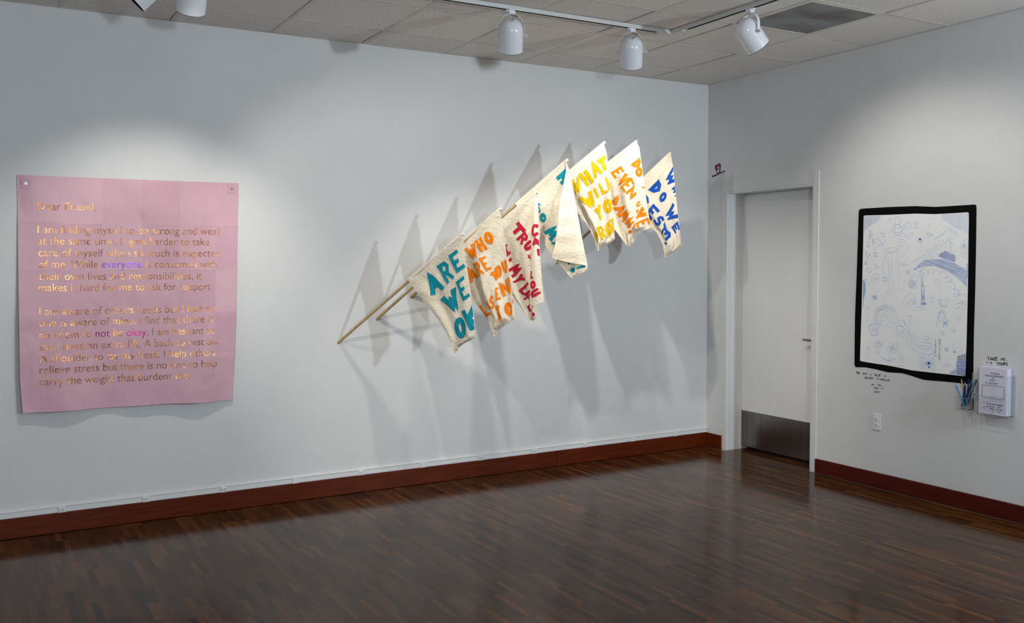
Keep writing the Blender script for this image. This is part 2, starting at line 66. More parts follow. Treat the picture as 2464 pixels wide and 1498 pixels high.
DOODLES=[
('hatch','corner_shading',2,0.6,62,2.6,[(-1.5885,1.876),(-1.7373,1.8712),(-1.7139,1.8325),(-1.6609,1.8113),(-1.593,1.7603)]),
('hatch','corner_shading',1,0.5,70,3.2,[(-2.19,1.8602),(-2.3778,1.8598),(-2.3781,1.7261),(-2.3437,1.7465),(-2.2873,1.767),(-2.2345,1.8031),(-2.1908,1.8264)]),
('hatch','hatched_patch',0,0.5,40,3,[(-2.23,1.7904),(-2.2875,1.7585),(-2.3257,1.7233),(-2.298,1.7113),(-2.2406,1.7428)]),
('line','sun_face_doodle',1,1.6,[[(-1.9023,1.7691),(-1.9004,1.7569),(-1.8944,1.7462),(-1.8851,1.7384),(-1.8734,1.7344),(-1.8609,1.7348),(-1.849,1.7394),(-1.8392,1.7478),(-1.8327,1.7589),(-1.8302,1.7715),(-1.8322,1.7838),(-1.8383,1.7946),(-1.8478,1.8023),(-1.8595,1.8062),(-1.872,1.8058),(-1.8838,1.801),(-1.8935,1.7926),(-1.8999,1.7816),(-1.9023,1.7691)],[(-1.8401,1.7621),(-1.8562,1.7516),(-1.8774,1.7509),(-1.893,1.7622)],[(-1.8418,1.7811),(-1.8513,1.7853),(-1.8599,1.7805)],[(-1.8725,1.7828),(-1.884,1.7887),(-1.8978,1.7819)],[(-1.8684,1.7811),(-1.8728,1.7719),(-1.8654,1.7703)]]),
('line','sun_hair_doodle',0,1.3,[[(-1.8308,1.7987),(-1.812,1.824),(-1.8158,1.8512),(-1.7923,1.8431),(-1.7896,1.8158)],[(-1.8466,1.8063),(-1.8385,1.8366),(-1.8583,1.8612),(-1.888,1.8526),(-1.878,1.8278),(-1.8847,1.8058)],[(-1.8997,1.7927),(-1.9309,1.8023),(-1.953,1.8337),(-1.9484,1.807),(-1.9208,1.7865)],[(-1.9023,1.7709),(-1.9417,1.7777),(-1.9767,1.7846),(-1.9667,1.818)],[(-1.8985,1.7476),(-1.9271,1.7324),(-1.9555,1.7137),(-1.9326,1.7179)],[(-1.848,1.7364),(-1.8271,1.7169),(-1.7946,1.7287),(-1.8068,1.7631),(-1.8282,1.7679)],[(-1.8799,1.7337),(-1.8959,1.7215),(-1.8805,1.7038)]]),
('line','squiggle_doodle',2,1.6,[[(-1.6449,1.7718),(-1.6677,1.7488),(-1.6471,1.712),(-1.6312,1.7217),(-1.6476,1.7456),(-1.6393,1.7682)],[(-1.6375,1.7421),(-1.6568,1.7323)],[(-1.6421,1.6784),(-1.6418,1.6722),(-1.6405,1.6665),(-1.6384,1.662),(-1.6356,1.6591),(-1.6326,1.658),(-1.6294,1.6589),(-1.6265,1.6617),(-1.6242,1.6661),(-1.6225,1.6718),(-1.6218,1.678),(-1.6221,1.6844),(-1.6232,1.6901),(-1.6253,1.6948),(-1.6279,1.6979),(-1.631,1.6992),(-1.6341,1.6985),(-1.6371,1.696),(-1.6395,1.6917)],[(-1.6833,1.6944),(-1.6829,1.6878),(-1.6817,1.6819),(-1.6796,1.6774),(-1.677,1.6747),(-1.6741,1.6742),(-1.6712,1.6758),(-1.6686,1.6795),(-1.6667,1.6848),(-1.6656,1.6912),(-1.6655,1.6979),(-1.6663,1.7043),(-1.6679,1.7096),(-1.6703,1.7133),(-1.6731,1.715),(-1.676,1.7145),(-1.6788,1.7118),(-1.6811,1.7073),(-1.6826,1.7014)],[(-1.6686,1.704),(-1.6812,1.6898)]]),
('line','cloud_doodle',0,1.2,[[(-1.7206,1.7121),(-1.7157,1.74),(-1.7396,1.7559),(-1.7673,1.7367),(-1.7756,1.7016),(-1.7544,1.6726),(-1.73,1.6842),(-1.7206,1.7121)],[(-1.693,1.7109),(-1.7093,1.7291),(-1.7299,1.6888),(-1.7652,1.6743),(-1.7249,1.6621),(-1.6923,1.6896),(-1.693,1.7109)],[(-1.7618,1.7387),(-1.7611,1.7343),(-1.7589,1.7305),(-1.7555,1.7277),(-1.7512,1.7263),(-1.7466,1.7264),(-1.7423,1.7281),(-1.7388,1.7311),(-1.7364,1.735),(-1.7355,1.7395),(-1.7362,1.7438),(-1.7384,1.7477),(-1.7419,1.7505),(-1.7461,1.7519),(-1.7507,1.7517),(-1.755,1.7501),(-1.7586,1.7471),(-1.7609,1.7432),(-1.7618,1.7387)]]),
('hatch','hatched_patch',0,0.5,150,3.2,[(-1.664,1.6528),(-1.7192,1.6751),(-1.7305,1.6611),(-1.6867,1.6339)]),
('line','speech_bubble_doodle',0,1.2,[[(-1.917,1.6669),(-1.9067,1.6648),(-1.8957,1.6648),(-1.8851,1.6669),(-1.876,1.671),(-1.8696,1.6764),(-1.8663,1.6828),(-1.8668,1.6893),(-1.8707,1.6953),(-1.8779,1.7001),(-1.8873,1.7032),(-1.8981,1.7043),(-1.9091,1.7032),(-1.919,1.7001),(-1.9269,1.6954),(-1.9318,1.6894),(-1.9333,1.683),(-1.9312,1.6767),(-1.9258,1.6712)],[(-1.8813,1.6667),(-1.8668,1.6488),(-1.894,1.661)],[(-1.8892,1.6919),(-1.8894,1.681)],[(-1.8976,1.6926),(-1.8978,1.6809)],[(-1.9071,1.6897),(-1.9154,1.6913),(-1.9135,1.6841),(-1.9104,1.6797)]]),
('line','frog_mouth_doodle',0,1.2,[[(-1.755,1.6376),(-1.7799,1.6474),(-1.7963,1.6407),(-1.8229,1.655),(-1.8497,1.6518),(-1.8744,1.6378),(-1.8673,1.6252),(-1.829,1.6184),(-1.7861,1.6097),(-1.7587,1.6191),(-1.755,1.6376)],[(-1.7769,1.6346),(-1.8075,1.6223),(-1.8343,1.6256),(-1.8629,1.6343)]]),
('line','long_leg_doodle',1,1.2,[[(-1.7952,1.5866),(-1.8007,1.527),(-1.8054,1.4536),(-1.8103,1.371),(-1.7856,1.3594),(-1.7826,1.3464),(-1.8023,1.3423),(-1.8343,1.3569),(-1.8394,1.3717),(-1.8324,1.4539),(-1.8255,1.527),(-1.8217,1.5563),(-1.8278,1.5745)],[(-1.7861,1.6078),(-1.7649,1.5804),(-1.7549,1.5361),(-1.758,1.49),(-1.7725,1.4716),(-1.7833,1.4763)]]),
('line','long_leg_doodle',0,0.9,[[(-1.8699,1.6034),(-1.8756,1.5271),(-1.8835,1.4545),(-1.8885,1.3637),(-1.9346,1.3693)],[(-1.8666,1.6089),(-1.9061,1.585),(-1.9446,1.6422),(-1.9562,1.6779)]]),
('line','small_face_doodle',2,1.8,[[(-1.6117,1.6095),(-1.6223,1.5906),(-1.6429,1.5773)],[(-1.624,1.6197),(-1.6239,1.6187),(-1.6233,1.6179),(-1.6224,1.6173),(-1.6213,1.6169),(-1.6201,1.617),(-1.619,1.6173),(-1.6181,1.6179),(-1.6175,1.6188),(-1.6172,1.6198),(-1.6174,1.6207),(-1.618,1.6216),(-1.6189,1.6222),(-1.62,1.6225),(-1.6212,1.6225),(-1.6223,1.6221),(-1.6232,1.6215),(-1.6238,1.6207),(-1.624,1.6197)],[(-1.6503,1.6054),(-1.65,1.6041),(-1.6493,1.603),(-1.6481,1.6021),(-1.6466,1.6017),(-1.6451,1.6017),(-1.6436,1.6022),(-1.6424,1.603),(-1.6416,1.6042),(-1.6413,1.6055),(-1.6415,1.6067),(-1.6423,1.6079),(-1.6435,1.6087),(-1.6449,1.6091),(-1.6465,1.6091),(-1.648,1.6086),(-1.6492,1.6078),(-1.65,1.6067),(-1.6503,1.6054)],[(-1.6758,1.6201),(-1.6838,1.6125),(-1.6903,1.6218)],[(-1.6958,1.6217),(-1.7027,1.6133),(-1.7103,1.6215)],[(-1.6762,1.5986),(-1.6921,1.5864),(-1.7107,1.6002),(-1.6762,1.5986)]]),
('line','spot_doodle',3,2.6,[[(-1.6176,1.5427),(-1.6174,1.5414),(-1.6168,1.5403),(-1.6159,1.5394),(-1.6148,1.539),(-1.6136,1.539),(-1.6125,1.5394),(-1.6116,1.5403),(-1.611,1.5414),(-1.6107,1.5427),(-1.6109,1.544),(-1.6115,1.5451),(-1.6124,1.546),(-1.6135,1.5464),(-1.6147,1.5464),(-1.6158,1.5459),(-1.6167,1.5451),(-1.6173,1.544),(-1.6176,1.5427)],[(-1.6185,1.4326),(-1.6183,1.431),(-1.6178,1.4295),(-1.6169,1.4285),(-1.6158,1.4279),(-1.6146,1.4279),(-1.6135,1.4284),(-1.6125,1.4295),(-1.6119,1.4309),(-1.6117,1.4325),(-1.6119,1.4341),(-1.6124,1.4355),(-1.6133,1.4366),(-1.6144,1.4372),(-1.6156,1.4372),(-1.6167,1.4366),(-1.6176,1.4356),(-1.6183,1.4342),(-1.6185,1.4326)],[(-1.6059,1.5568),(-1.6229,1.5587)]]),
('line','portrait_doodle',0,1.1,[[(-1.6698,1.4099),(-1.6611,1.4519),(-1.6808,1.4773),(-1.7142,1.4767),(-1.7301,1.4527),(-1.7298,1.4119)],[(-1.679,1.454),(-1.6796,1.4222),(-1.6966,1.4094),(-1.7152,1.4246),(-1.7169,1.4526)],[(-1.6926,1.4411),(-1.6923,1.4392),(-1.6914,1.4375),(-1.6899,1.4362),(-1.6881,1.4355),(-1.6862,1.4355),(-1.6844,1.4361),(-1.6829,1.4374),(-1.6819,1.439),(-1.6815,1.4409),(-1.6818,1.4429),(-1.6827,1.4446),(-1.6842,1.4458),(-1.686,1.4465),(-1.6879,1.4465),(-1.6898,1.4459),(-1.6913,1.4447),(-1.6923,1.443),(-1.6926,1.4411)],[(-1.7115,1.4413),(-1.7112,1.4394),(-1.7103,1.4377),(-1.7089,1.4365),(-1.7071,1.4358),(-1.7051,1.4357),(-1.7033,1.4364),(-1.7018,1.4376),(-1.7008,1.4393),(-1.7004,1.4412),(-1.7007,1.4431),(-1.7017,1.4448),(-1.7031,1.4461),(-1.7049,1.4467),(-1.7068,1.4468),(-1.7087,1.4461),(-1.7102,1.4449),(-1.7112,1.4432),(-1.7115,1.4413)],[(-1.6907,1.4243),(-1.7019,1.4244)]]),
('line','small_face_doodle',1,1.2,[[(-1.7916,1.4396),(-1.7907,1.4336),(-1.7876,1.4283),(-1.7827,1.4243),(-1.7767,1.4222),(-1.7703,1.4221),(-1.7642,1.4241),(-1.7592,1.4279),(-1.7558,1.4331),(-1.7546,1.4391),(-1.7556,1.4451),(-1.7587,1.4505),(-1.7636,1.4544),(-1.7696,1.4566),(-1.776,1.4567),(-1.7821,1.4546),(-1.7871,1.4508),(-1.7904,1.4456),(-1.7916,1.4396)],[(-1.7621,1.4457),(-1.7838,1.4506)],[(-1.7635,1.4328),(-1.7745,1.4274),(-1.7852,1.4349)],[(-1.6647,1.5006),(-1.6638,1.496),(-1.6611,1.4918),(-1.6569,1.4884),(-1.6514,1.4859),(-1.6451,1.4847),(-1.6385,1.4847),(-1.6323,1.4862),(-1.6268,1.4888),(-1.6227,1.4924),(-1.6202,1.4967),(-1.6195,1.5013),(-1.6208,1.5058),(-1.6238,1.5099),(-1.6284,1.5132),(-1.6341,1.5154),(-1.6405,1.5164),(-1.6471,1.516),(-1.6532,1.5143)],[(-1.6307,1.5079),(-1.6647,1.4969)],[(-1.7187,1.5269),(-1.7183,1.5215),(-1.7167,1.5167),(-1.7143,1.5126),(-1.711,1.5098),(-1.7073,1.5084),(-1.7035,1.5085),(-1.6998,1.5102),(-1.6966,1.5133),(-1.6941,1.5175),(-1.6925,1.5225),(-1.6921,1.5279),(-1.6928,1.5332),(-1.6945,1.5379),(-1.6972,1.5418),(-1.7005,1.5443),(-1.7043,1.5454),(-1.7082,1.5449),(-1.7118,1.5429)],[(-1.6941,1.5408),(-1.72,1.5176)]]),
('line','spiral_doodle',2,1.7,[[(-1.6929,1.3123),(-1.6932,1.3115),(-1.693,1.3106),(-1.6924,1.3096),(-1.6912,1.3089),(-1.6897,1.3086),(-1.6881,1.3088),(-1.6865,1.3096),(-1.6852,1.3109),(-1.6846,1.3126),(-1.6849,1.3145),(-1.6859,1.3163),(-1.6879,1.3178),(-1.6904,1.3187),(-1.6933,1.3187),(-1.6961,1.3178),(-1.6985,1.3161),(-1.7,1.3136),(-1.7003,1.3107),(-1.6993,1.3077),(-1.6971,1.3051),(-1.6938,1.3033),(-1.6898,1.3025),(-1.6856,1.303),(-1.6818,1.3048),(-1.6789,1.3077),(-1.6774,1.3114),(-1.6776,1.3155),(-1.6797,1.3194),(-1.6833,1.3225),(-1.6881,1.3245),(-1.6935,1.3249),(-1.6989,1.3236),(-1.7034,1.3207),(-1.7065,1.3166),(-1.7077,1.3116),(-1.7066,1.3065),(-1.7033,1.3018),(-1.6982,1.2984),(-1.6919,1.2965)]]),
('hatch','blue_blot',3,1.0,80,1.7,[(-1.5921,1.4398),(-1.612,1.4136),(-1.6177,1.3571),(-1.6049,1.3096),(-1.5929,1.2144)]),
('hatch','halo_shading',0,0.5,20,4,[(-1.7218,1.3131),(-1.7179,1.3),(-1.7067,1.2901),(-1.6912,1.286),(-1.6754,1.289),(-1.6638,1.2982),(-1.6593,1.3112),(-1.6633,1.3245),(-1.6746,1.3344),(-1.6902,1.3383),(-1.7058,1.3353),(-1.7174,1.326),(-1.7218,1.3131)]),
('line','ring_portrait_doodle',1,1.5,[[(-1.724,1.126),(-1.7106,1.1362),(-1.7,1.1484),(-1.6927,1.1622),(-1.6891,1.177),(-1.6892,1.1923),(-1.6931,1.2073),(-1.7006,1.2215),(-1.7113,1.2344),(-1.7249,1.2453),(-1.7408,1.2539),(-1.7583,1.2599),(-1.7766,1.2629),(-1.7952,1.263),(-1.8132,1.2601),(-1.83,1.2544),(-1.8449,1.2461),(-1.8573,1.2356),(-1.8669,1.2232)],[(-1.7464,1.1293),(-1.7335,1.1364),(-1.7227,1.1456),(-1.7144,1.1566),(-1.7089,1.1688),(-1.7066,1.1819),(-1.7075,1.1952),(-1.7116,1.2082),(-1.7186,1.2203),(-1.7284,1.231),(-1.7404,1.2398),(-1.7541,1.2465),(-1.7691,1.2507),(-1.7845,1.2522),(-1.7999,1.2511),(-1.8145,1.2474),(-1.8278,1.2412),(-1.8393,1.2329),(-1.8484,1.2227)],[(-1.723,1.1548),(-1.718,1.1628),(-1.7147,1.1715),(-1.7133,1.1806),(-1.7137,1.1899),(-1.716,1.199),(-1.7201,1.2077),(-1.7258,1.2158),(-1.733,1.2231),(-1.7416,1.2293),(-1.7512,1.2344),(-1.7616,1.2381),(-1.7725,1.2403),(-1.7836,1.2411),(-1.7947,1.2403),(-1.8053,1.2381),(-1.8153,1.2345),(-1.8243,1.2295),(-1.8321,1.2234)]]),
('line','ring_portrait_doodle',0,1.1,[[(-1.7306,1.2017),(-1.739,1.2254),(-1.7718,1.2333),(-1.8046,1.2236),(-1.816,1.1964)],[(-1.7396,1.1928),(-1.7635,1.2107),(-1.7963,1.2047),(-1.8055,1.1775),(-1.7788,1.153),(-1.7513,1.1609),(-1.7396,1.1928)],[(-1.7456,1.1699),(-1.7354,1.1274),(-1.7631,1.1151),(-1.8066,1.1268),(-1.8339,1.11)],[(-1.8212,1.1856),(-1.8254,1.1953),(-1.8317,1.203),(-1.8397,1.208),(-1.8486,1.2099),(-1.8574,1.2084),(-1.8653,1.2038),(-1.8717,1.1964),(-1.8759,1.187),(-1.8775,1.1765),(-1.8763,1.1658),(-1.8725,1.156),(-1.8665,1.1481),(-1.8587,1.1426),(-1.85,1.1403),(-1.8411,1.1412),(-1.8329,1.1455),(-1.8262,1.1525),(-1.8217,1.1617)],[(-1.8323,1.188),(-1.8591,1.1911)],[(-1.8358,1.1744),(-1.8551,1.1772)],[(-1.8116,1.1455),(-1.8253,1.1601)],[(-1.7683,1.1849),(-1.7681,1.1836),(-1.7674,1.1825),(-1.7662,1.1816),(-1.7648,1.1811),(-1.7633,1.181),(-1.7618,1.1814),(-1.7607,1.1822),(-1.7599,1.1832),(-1.7596,1.1845),(-1.7598,1.1858),(-1.7606,1.1869),(-1.7617,1.1878),(-1.7631,1.1883),(-1.7647,1.1884),(-1.7661,1.188),(-1.7673,1.1873),(-1.7681,1.1862),(-1.7683,1.1849)],[(-1.788,1.1877),(-1.7877,1.1864),(-1.787,1.1853),(-1.7858,1.1844),(-1.7844,1.1839),(-1.7829,1.1838),(-1.7815,1.1842),(-1.7803,1.185),(-1.7795,1.1861),(-1.7792,1.1873),(-1.7795,1.1886),(-1.7802,1.1897),(-1.7814,1.1906),(-1.7828,1.1911),(-1.7843,1.1912),(-1.7857,1.1908),(-1.7869,1.19),(-1.7877,1.189),(-1.788,1.1877)]]),
('line','toast_doodle',1,2.0,[[(-1.6521,1.0983),(-1.6484,1.1113),(-1.6651,1.1254),(-1.702,1.1321),(-1.7254,1.1269),(-1.729,1.114),(-1.717,1.1021),(-1.7232,1.0689),(-1.7168,1.0544),(-1.6868,1.0468),(-1.6676,1.0521),(-1.6615,1.0762),(-1.659,1.0902),(-1.6521,1.0983)]]),
('line','toast_doodle',0,1.4,[[(-1.6744,1.1099),(-1.6911,1.1137),(-1.7056,1.1183),(-1.7026,1.0975),(-1.7108,1.0793),(-1.7044,1.062),(-1.6865,1.0665),(-1.6772,1.0819),(-1.6859,1.0946),(-1.6744,1.1099)],[(-1.7005,1.0899),(-1.7001,1.0873),(-1.6988,1.085),(-1.6968,1.0832),(-1.6942,1.0821),(-1.6915,1.082),(-1.6889,1.0827),(-1.6868,1.0842),(-1.6854,1.0864),(-1.6849,1.089),(-1.6853,1.0915),(-1.6866,1.0939),(-1.6887,1.0957),(-1.6912,1.0967),(-1.6939,1.0969),(-1.6965,1.0962),(-1.6986,1.0946),(-1.7,1.0924),(-1.7005,1.0899)]]),
('line','mushroom_doodle',1,1.4,[[(-1.6902,0.986),(-1.699,0.9988),(-1.7122,1.0045),(-1.7187,1.0171),(-1.7342,1.0163),(-1.7433,1.0049),(-1.761,0.9987),(-1.7602,0.9838),(-1.7272,0.9794),(-1.7039,0.9748),(-1.6902,0.986)],[(-1.7161,0.9757),(-1.7146,0.9391),(-1.725,0.9184),(-1.7401,0.9411),(-1.735,0.9781)],[(-1.7136,0.9896),(-1.7135,0.9886),(-1.7129,0.9877),(-1.712,0.987),(-1.7109,0.9866),(-1.7098,0.9865),(-1.7087,0.9868),(-1.7078,0.9874),(-1.7072,0.9882),(-1.707,0.9891),(-1.7071,0.9901),(-1.7077,0.991),(-1.7086,0.9917),(-1.7097,0.9921),(-1.7108,0.9922),(-1.7119,0.9919),(-1.7128,0.9913),(-1.7134,0.9905),(-1.7136,0.9896)],[(-1.7335,0.9985),(-1.7333,0.9976),(-1.7327,0.9967),(-1.7318,0.996),(-1.7308,0.9956),(-1.7296,0.9955),(-1.7285,0.9958),(-1.7276,0.9963),(-1.727,0.9971),(-1.7268,0.9981),(-1.727,0.999),(-1.7276,0.9999),(-1.7284,1.0006),(-1.7295,1.001),(-1.7307,1.0011),(-1.7318,1.0008),(-1.7326,1.0003),(-1.7332,0.9995),(-1.7335,0.9985)],[(-1.7502,0.9905),(-1.75,0.9895),(-1.7495,0.9886),(-1.7486,0.9879),(-1.7475,0.9875),(-1.7464,0.9874),(-1.7453,0.9877),(-1.7444,0.9882),(-1.7438,0.989),(-1.7436,0.99),(-1.7438,0.9909),(-1.7443,0.9918),(-1.7452,0.9925),(-1.7463,0.9929),(-1.7474,0.993),(-1.7485,0.9927),(-1.7494,0.9922),(-1.75,0.9914),(-1.7502,0.9905)],[(-1.7344,1.008),(-1.7343,1.0067),(-1.7339,1.0054),(-1.7332,1.0043),(-1.7323,1.0032),(-1.7311,1.0023),(-1.7298,1.0016),(-1.7284,1.0011),(-1.7269,1.0009),(-1.7254,1.0009),(-1.724,1.0011),(-1.7226,1.0016),(-1.7214,1.0023),(-1.7204,1.0031),(-1.7196,1.0042),(-1.7191,1.0053),(-1.7189,1.0066),(-1.7189,1.0079),(-1.7193,1.0091)]]),
('line','flower_doodle',0,1.3,[[(-1.8302,0.9715),(-1.8294,0.9664),(-1.8269,0.9618),(-1.8229,0.9582),(-1.818,0.956),(-1.8128,0.9556),(-1.8078,0.9569),(-1.8037,0.9599),(-1.8009,0.9642),(-1.7999,0.9692),(-1.8007,0.9743),(-1.8033,0.9789),(-1.8073,0.9826),(-1.8122,0.9847),(-1.8174,0.9851),(-1.8224,0.9837),(-1.8265,0.9807),(-1.8292,0.9765),(-1.8302,0.9715)],[(-1.847,0.994),(-1.8462,0.9895),(-1.8439,0.9855),(-1.8402,0.9823),(-1.8357,0.9804),(-1.8308,0.9801),(-1.8262,0.9812),(-1.8224,0.9838),(-1.8199,0.9875),(-1.819,0.9919),(-1.8198,0.9964),(-1.8221,1.0004),(-1.8258,1.0036),(-1.8303,1.0055),(-1.8352,1.0058),(-1.8398,1.0046),(-1.8436,1.002),(-1.8461,0.9983),(-1.847,0.994)],[(-1.8779,0.9963),(-1.8771,0.9916),(-1.8746,0.9872),(-1.8707,0.9839),(-1.8659,0.9819),(-1.8607,0.9815),(-1.8558,0.9827),(-1.8517,0.9855),(-1.8491,0.9894),(-1.8481,0.9941),(-1.8489,0.9989),(-1.8514,1.0032),(-1.8553,1.0066),(-1.8602,1.0086),(-1.8654,1.0089),(-1.8703,1.0077),(-1.8743,1.0049),(-1.877,1.0009),(-1.8779,0.9963)],[(-1.8859,0.9713),(-1.8852,0.9665),(-1.8829,0.9622),(-1.8792,0.9589),(-1.8748,0.9569),(-1.87,0.9565),(-1.8654,0.9578),(-1.8616,0.9605),(-1.8591,0.9645),(-1.8582,0.9691),(-1.859,0.9739),(-1.8613,0.9782),(-1.8649,0.9816),(-1.8694,0.9835),(-1.8742,0.9839),(-1.8788,0.9826),(-1.8825,0.9799),(-1.885,0.9759),(-1.8859,0.9713)],[(-1.8637,0.9604),(-1.8629,0.9559),(-1.8602,0.9518),(-1.8559,0.9486),(-1.8507,0.9466),(-1.8451,0.9462),(-1.8399,0.9473),(-1.8355,0.9498),(-1.8326,0.9535),(-1.8316,0.9578),(-1.8324,0.9623),(-1.8352,0.9664),(-1.8394,0.9696),(-1.8446,0.9715),(-1.8502,0.972),(-1.8555,0.9709),(-1.8598,0.9683),(-1.8627,0.9647),(-1.8637,0.9604)],[(-1.8399,0.9732),(-1.819,0.9383),(-1.8132,0.9008),(-1.8122,0.8433)]]),
('line','flower_doodle',1,1.5,[[(-1.7595,0.9073),(-1.784,0.8908),(-1.8146,0.888),(-1.8542,0.9007),(-1.8712,0.9096)],[(-1.7652,0.9013),(-1.8005,0.8849),(-1.8136,0.8823),(-1.8437,0.8924)],[(-1.8258,0.9776),(-1.8581,0.9728)],[(-1.8469,0.9958),(-1.8368,0.9674)]]),
('line','egg_doodle',0,1.1,[[(-1.6595,0.944),(-1.6588,0.9349),(-1.6562,0.9268),(-1.6521,0.9205),(-1.6469,0.9169),(-1.6414,0.9165),(-1.6362,0.9192),(-1.6318,0.9248),(-1.6289,0.9325),(-1.6278,0.9415),(-1.6286,0.9506),(-1.6312,0.9588),(-1.6353,0.9651),(-1.6404,0.9686),(-1.646,0.969),(-1.6512,0.9663),(-1.6555,0.9607),(-1.6584,0.953),(-1.6595,0.944)],[(-1.6679,0.9183),(-1.6676,0.915),(-1.6666,0.9117),(-1.6649,0.9086),(-1.6626,0.9057),(-1.6597,0.9031),(-1.6564,0.901),(-1.6527,0.8992),(-1.6487,0.898),(-1.6446,0.8974),(-1.6404,0.8973),(-1.6364,0.8978),(-1.6326,0.8989),(-1.6291,0.9005),(-1.6261,0.9026),(-1.6237,0.9051),(-1.6219,0.9079),(-1.6207,0.911),(-1.6203,0.9143)],[(-1.6514,0.9528),(-1.651,0.9499),(-1.6497,0.9472),(-1.6476,0.9452),(-1.6451,0.944),(-1.6423,0.9437),(-1.6397,0.9445),(-1.6375,0.9463),(-1.6361,0.9487),(-1.6356,0.9516),(-1.636,0.9545),(-1.6373,0.9572),(-1.6394,0.9593),(-1.642,0.9605),(-1.6447,0.9607),(-1.6473,0.9599),(-1.6495,0.9582),(-1.6509,0.9557),(-1.6514,0.9528)]]),
('line','small_figure_doodle',0,1.1,[[(-1.9355,0.9188),(-1.9348,0.9148),(-1.9324,0.9111),(-1.9286,0.908),(-1.9237,0.9057),(-1.9183,0.9045),(-1.9128,0.9046),(-1.9078,0.9059),(-1.9037,0.9082),(-1.9009,0.9114),(-1.8998,0.9152),(-1.9004,0.9192),(-1.9026,0.923),(-1.9062,0.9262),(-1.911,0.9286),(-1.9164,0.9299),(-1.9219,0.93),(-1.927,0.9289),(-1.9312,0.9266)],[(-1.9021,0.9031),(-1.9157,0.9098),(-1.9337,0.9041)],[(-1.916,0.8961),(-1.9101,0.8773),(-1.9235,0.8904),(-1.9343,0.875)],[(-1.8765,0.8586),(-1.8978,0.8588),(-1.9188,0.8626),(-1.9451,0.8614)]]),
('line','arch_doodle',0,1.3,[[(-1.9231,1.2668),(-1.9245,1.2994),(-1.9406,1.3307),(-1.9735,1.3487),(-2.0026,1.3343),(-2.0114,1.3041),(-2.0252,1.2796),(-1.9895,1.272),(-1.9847,1.3032),(-1.967,1.3134),(-1.9539,1.2932),(-1.9596,1.2699),(-1.9231,1.2668)],[(-1.9413,1.2973),(-1.948,1.2749)],[(-1.988,1.2944),(-2.0136,1.297)],[(-1.9882,1.2836),(-2.0189,1.2865)],[(-1.9826,1.3076),(-2.0102,1.3112)]]),
('line','candle_doodle',2,1.7,[[(-2.059,1.4494),(-2.0676,1.4265),(-2.0619,1.4078),(-2.0546,1.421),(-2.059,1.4494)],[(-2.0551,1.3962),(-2.0752,1.3966),(-2.0806,1.2887),(-2.0574,1.2878),(-2.0551,1.3962)],[(-2.0576,1.3767),(-2.0749,1.3629),(-2.0582,1.3447),(-2.0777,1.3284),(-2.059,1.3101),(-2.0785,1.2921)],[(-2.0521,1.3961),(-2.0529,1.4077),(-2.0621,1.4016),(-2.07,1.408),(-2.0782,1.3984)]]),
('hatch','candle_base_doodle',1,0.9,20,1.6,[(-2.0967,1.2831),(-2.0943,1.2784),(-2.0875,1.2744),(-2.0775,1.272),(-2.0663,1.2716),(-2.0561,1.2732),(-2.0491,1.2767),(-2.0465,1.2812),(-2.0489,1.2859),(-2.0558,1.2899),(-2.0658,1.2923),(-2.077,1.2927),(-2.0871,1.291),(-2.0941,1.2876),(-2.0967,1.2831)]),
('hatch','candle_wax_doodle',1,0.8,75,2.0,[(-2.0594,1.3368),(-2.0752,1.3505),(-2.078,1.3152),(-2.0612,1.3013)]),
('line','candle_smoke_doodle',0,1.2,[[(-2.0786,1.4744),(-2.0773,1.4672),(-2.0735,1.4607),(-2.0674,1.4559),(-2.0599,1.4533),(-2.0519,1.4532),(-2.0443,1.4557),(-2.038,1.4603),(-2.0338,1.4667),(-2.0322,1.474),(-2.0335,1.4813),(-2.0374,1.4878),(-2.0435,1.4926),(-2.051,1.4951),(-2.059,1.4952),(-2.0666,1.4927),(-2.0729,1.488),(-2.077,1.4817),(-2.0786,1.4744)],[(-2.0402,1.4812),(-2.0582,1.4866),(-2.0705,1.4788)],[(-2.0404,1.4696),(-2.0625,1.4743),(-2.0727,1.4673)],[(-2.0457,1.4582),(-2.0628,1.4619)]]),
('hatch','crescent_doodle',1,0.85,18,1.9,[(-2.006,1.5086),(-2.0288,1.5407),(-2.0686,1.5672),(-2.128,1.5757),(-2.2061,1.5727),(-2.2829,1.5491),(-2.3489,1.5193),(-2.3751,1.5025),(-2.3775,1.3967),(-2.3511,1.4217),(-2.3037,1.4594),(-2.2462,1.4932),(-2.1879,1.5189),(-2.129,1.5292),(-2.0695,1.523)]),('fill','crescent_tip',3,[(-2.0111,1.5086),(-2.0102,1.506),(-2.0077,1.5043),(-2.0046,1.5043),(-2.002,1.5059),(-2.0009,1.5085),(-2.0019,1.5112),(-2.0044,1.5128),(-2.0075,1.5128),(-2.0101,1.5112),(-2.0111,1.5086)]),
('hatch','brush_doodle',2,0.8,82,1.6,[(-2.1744,1.6059),(-2.224,1.6287),(-2.2959,1.5961),(-2.2922,1.5517),(-2.2446,1.5656),(-2.1767,1.5867)]),
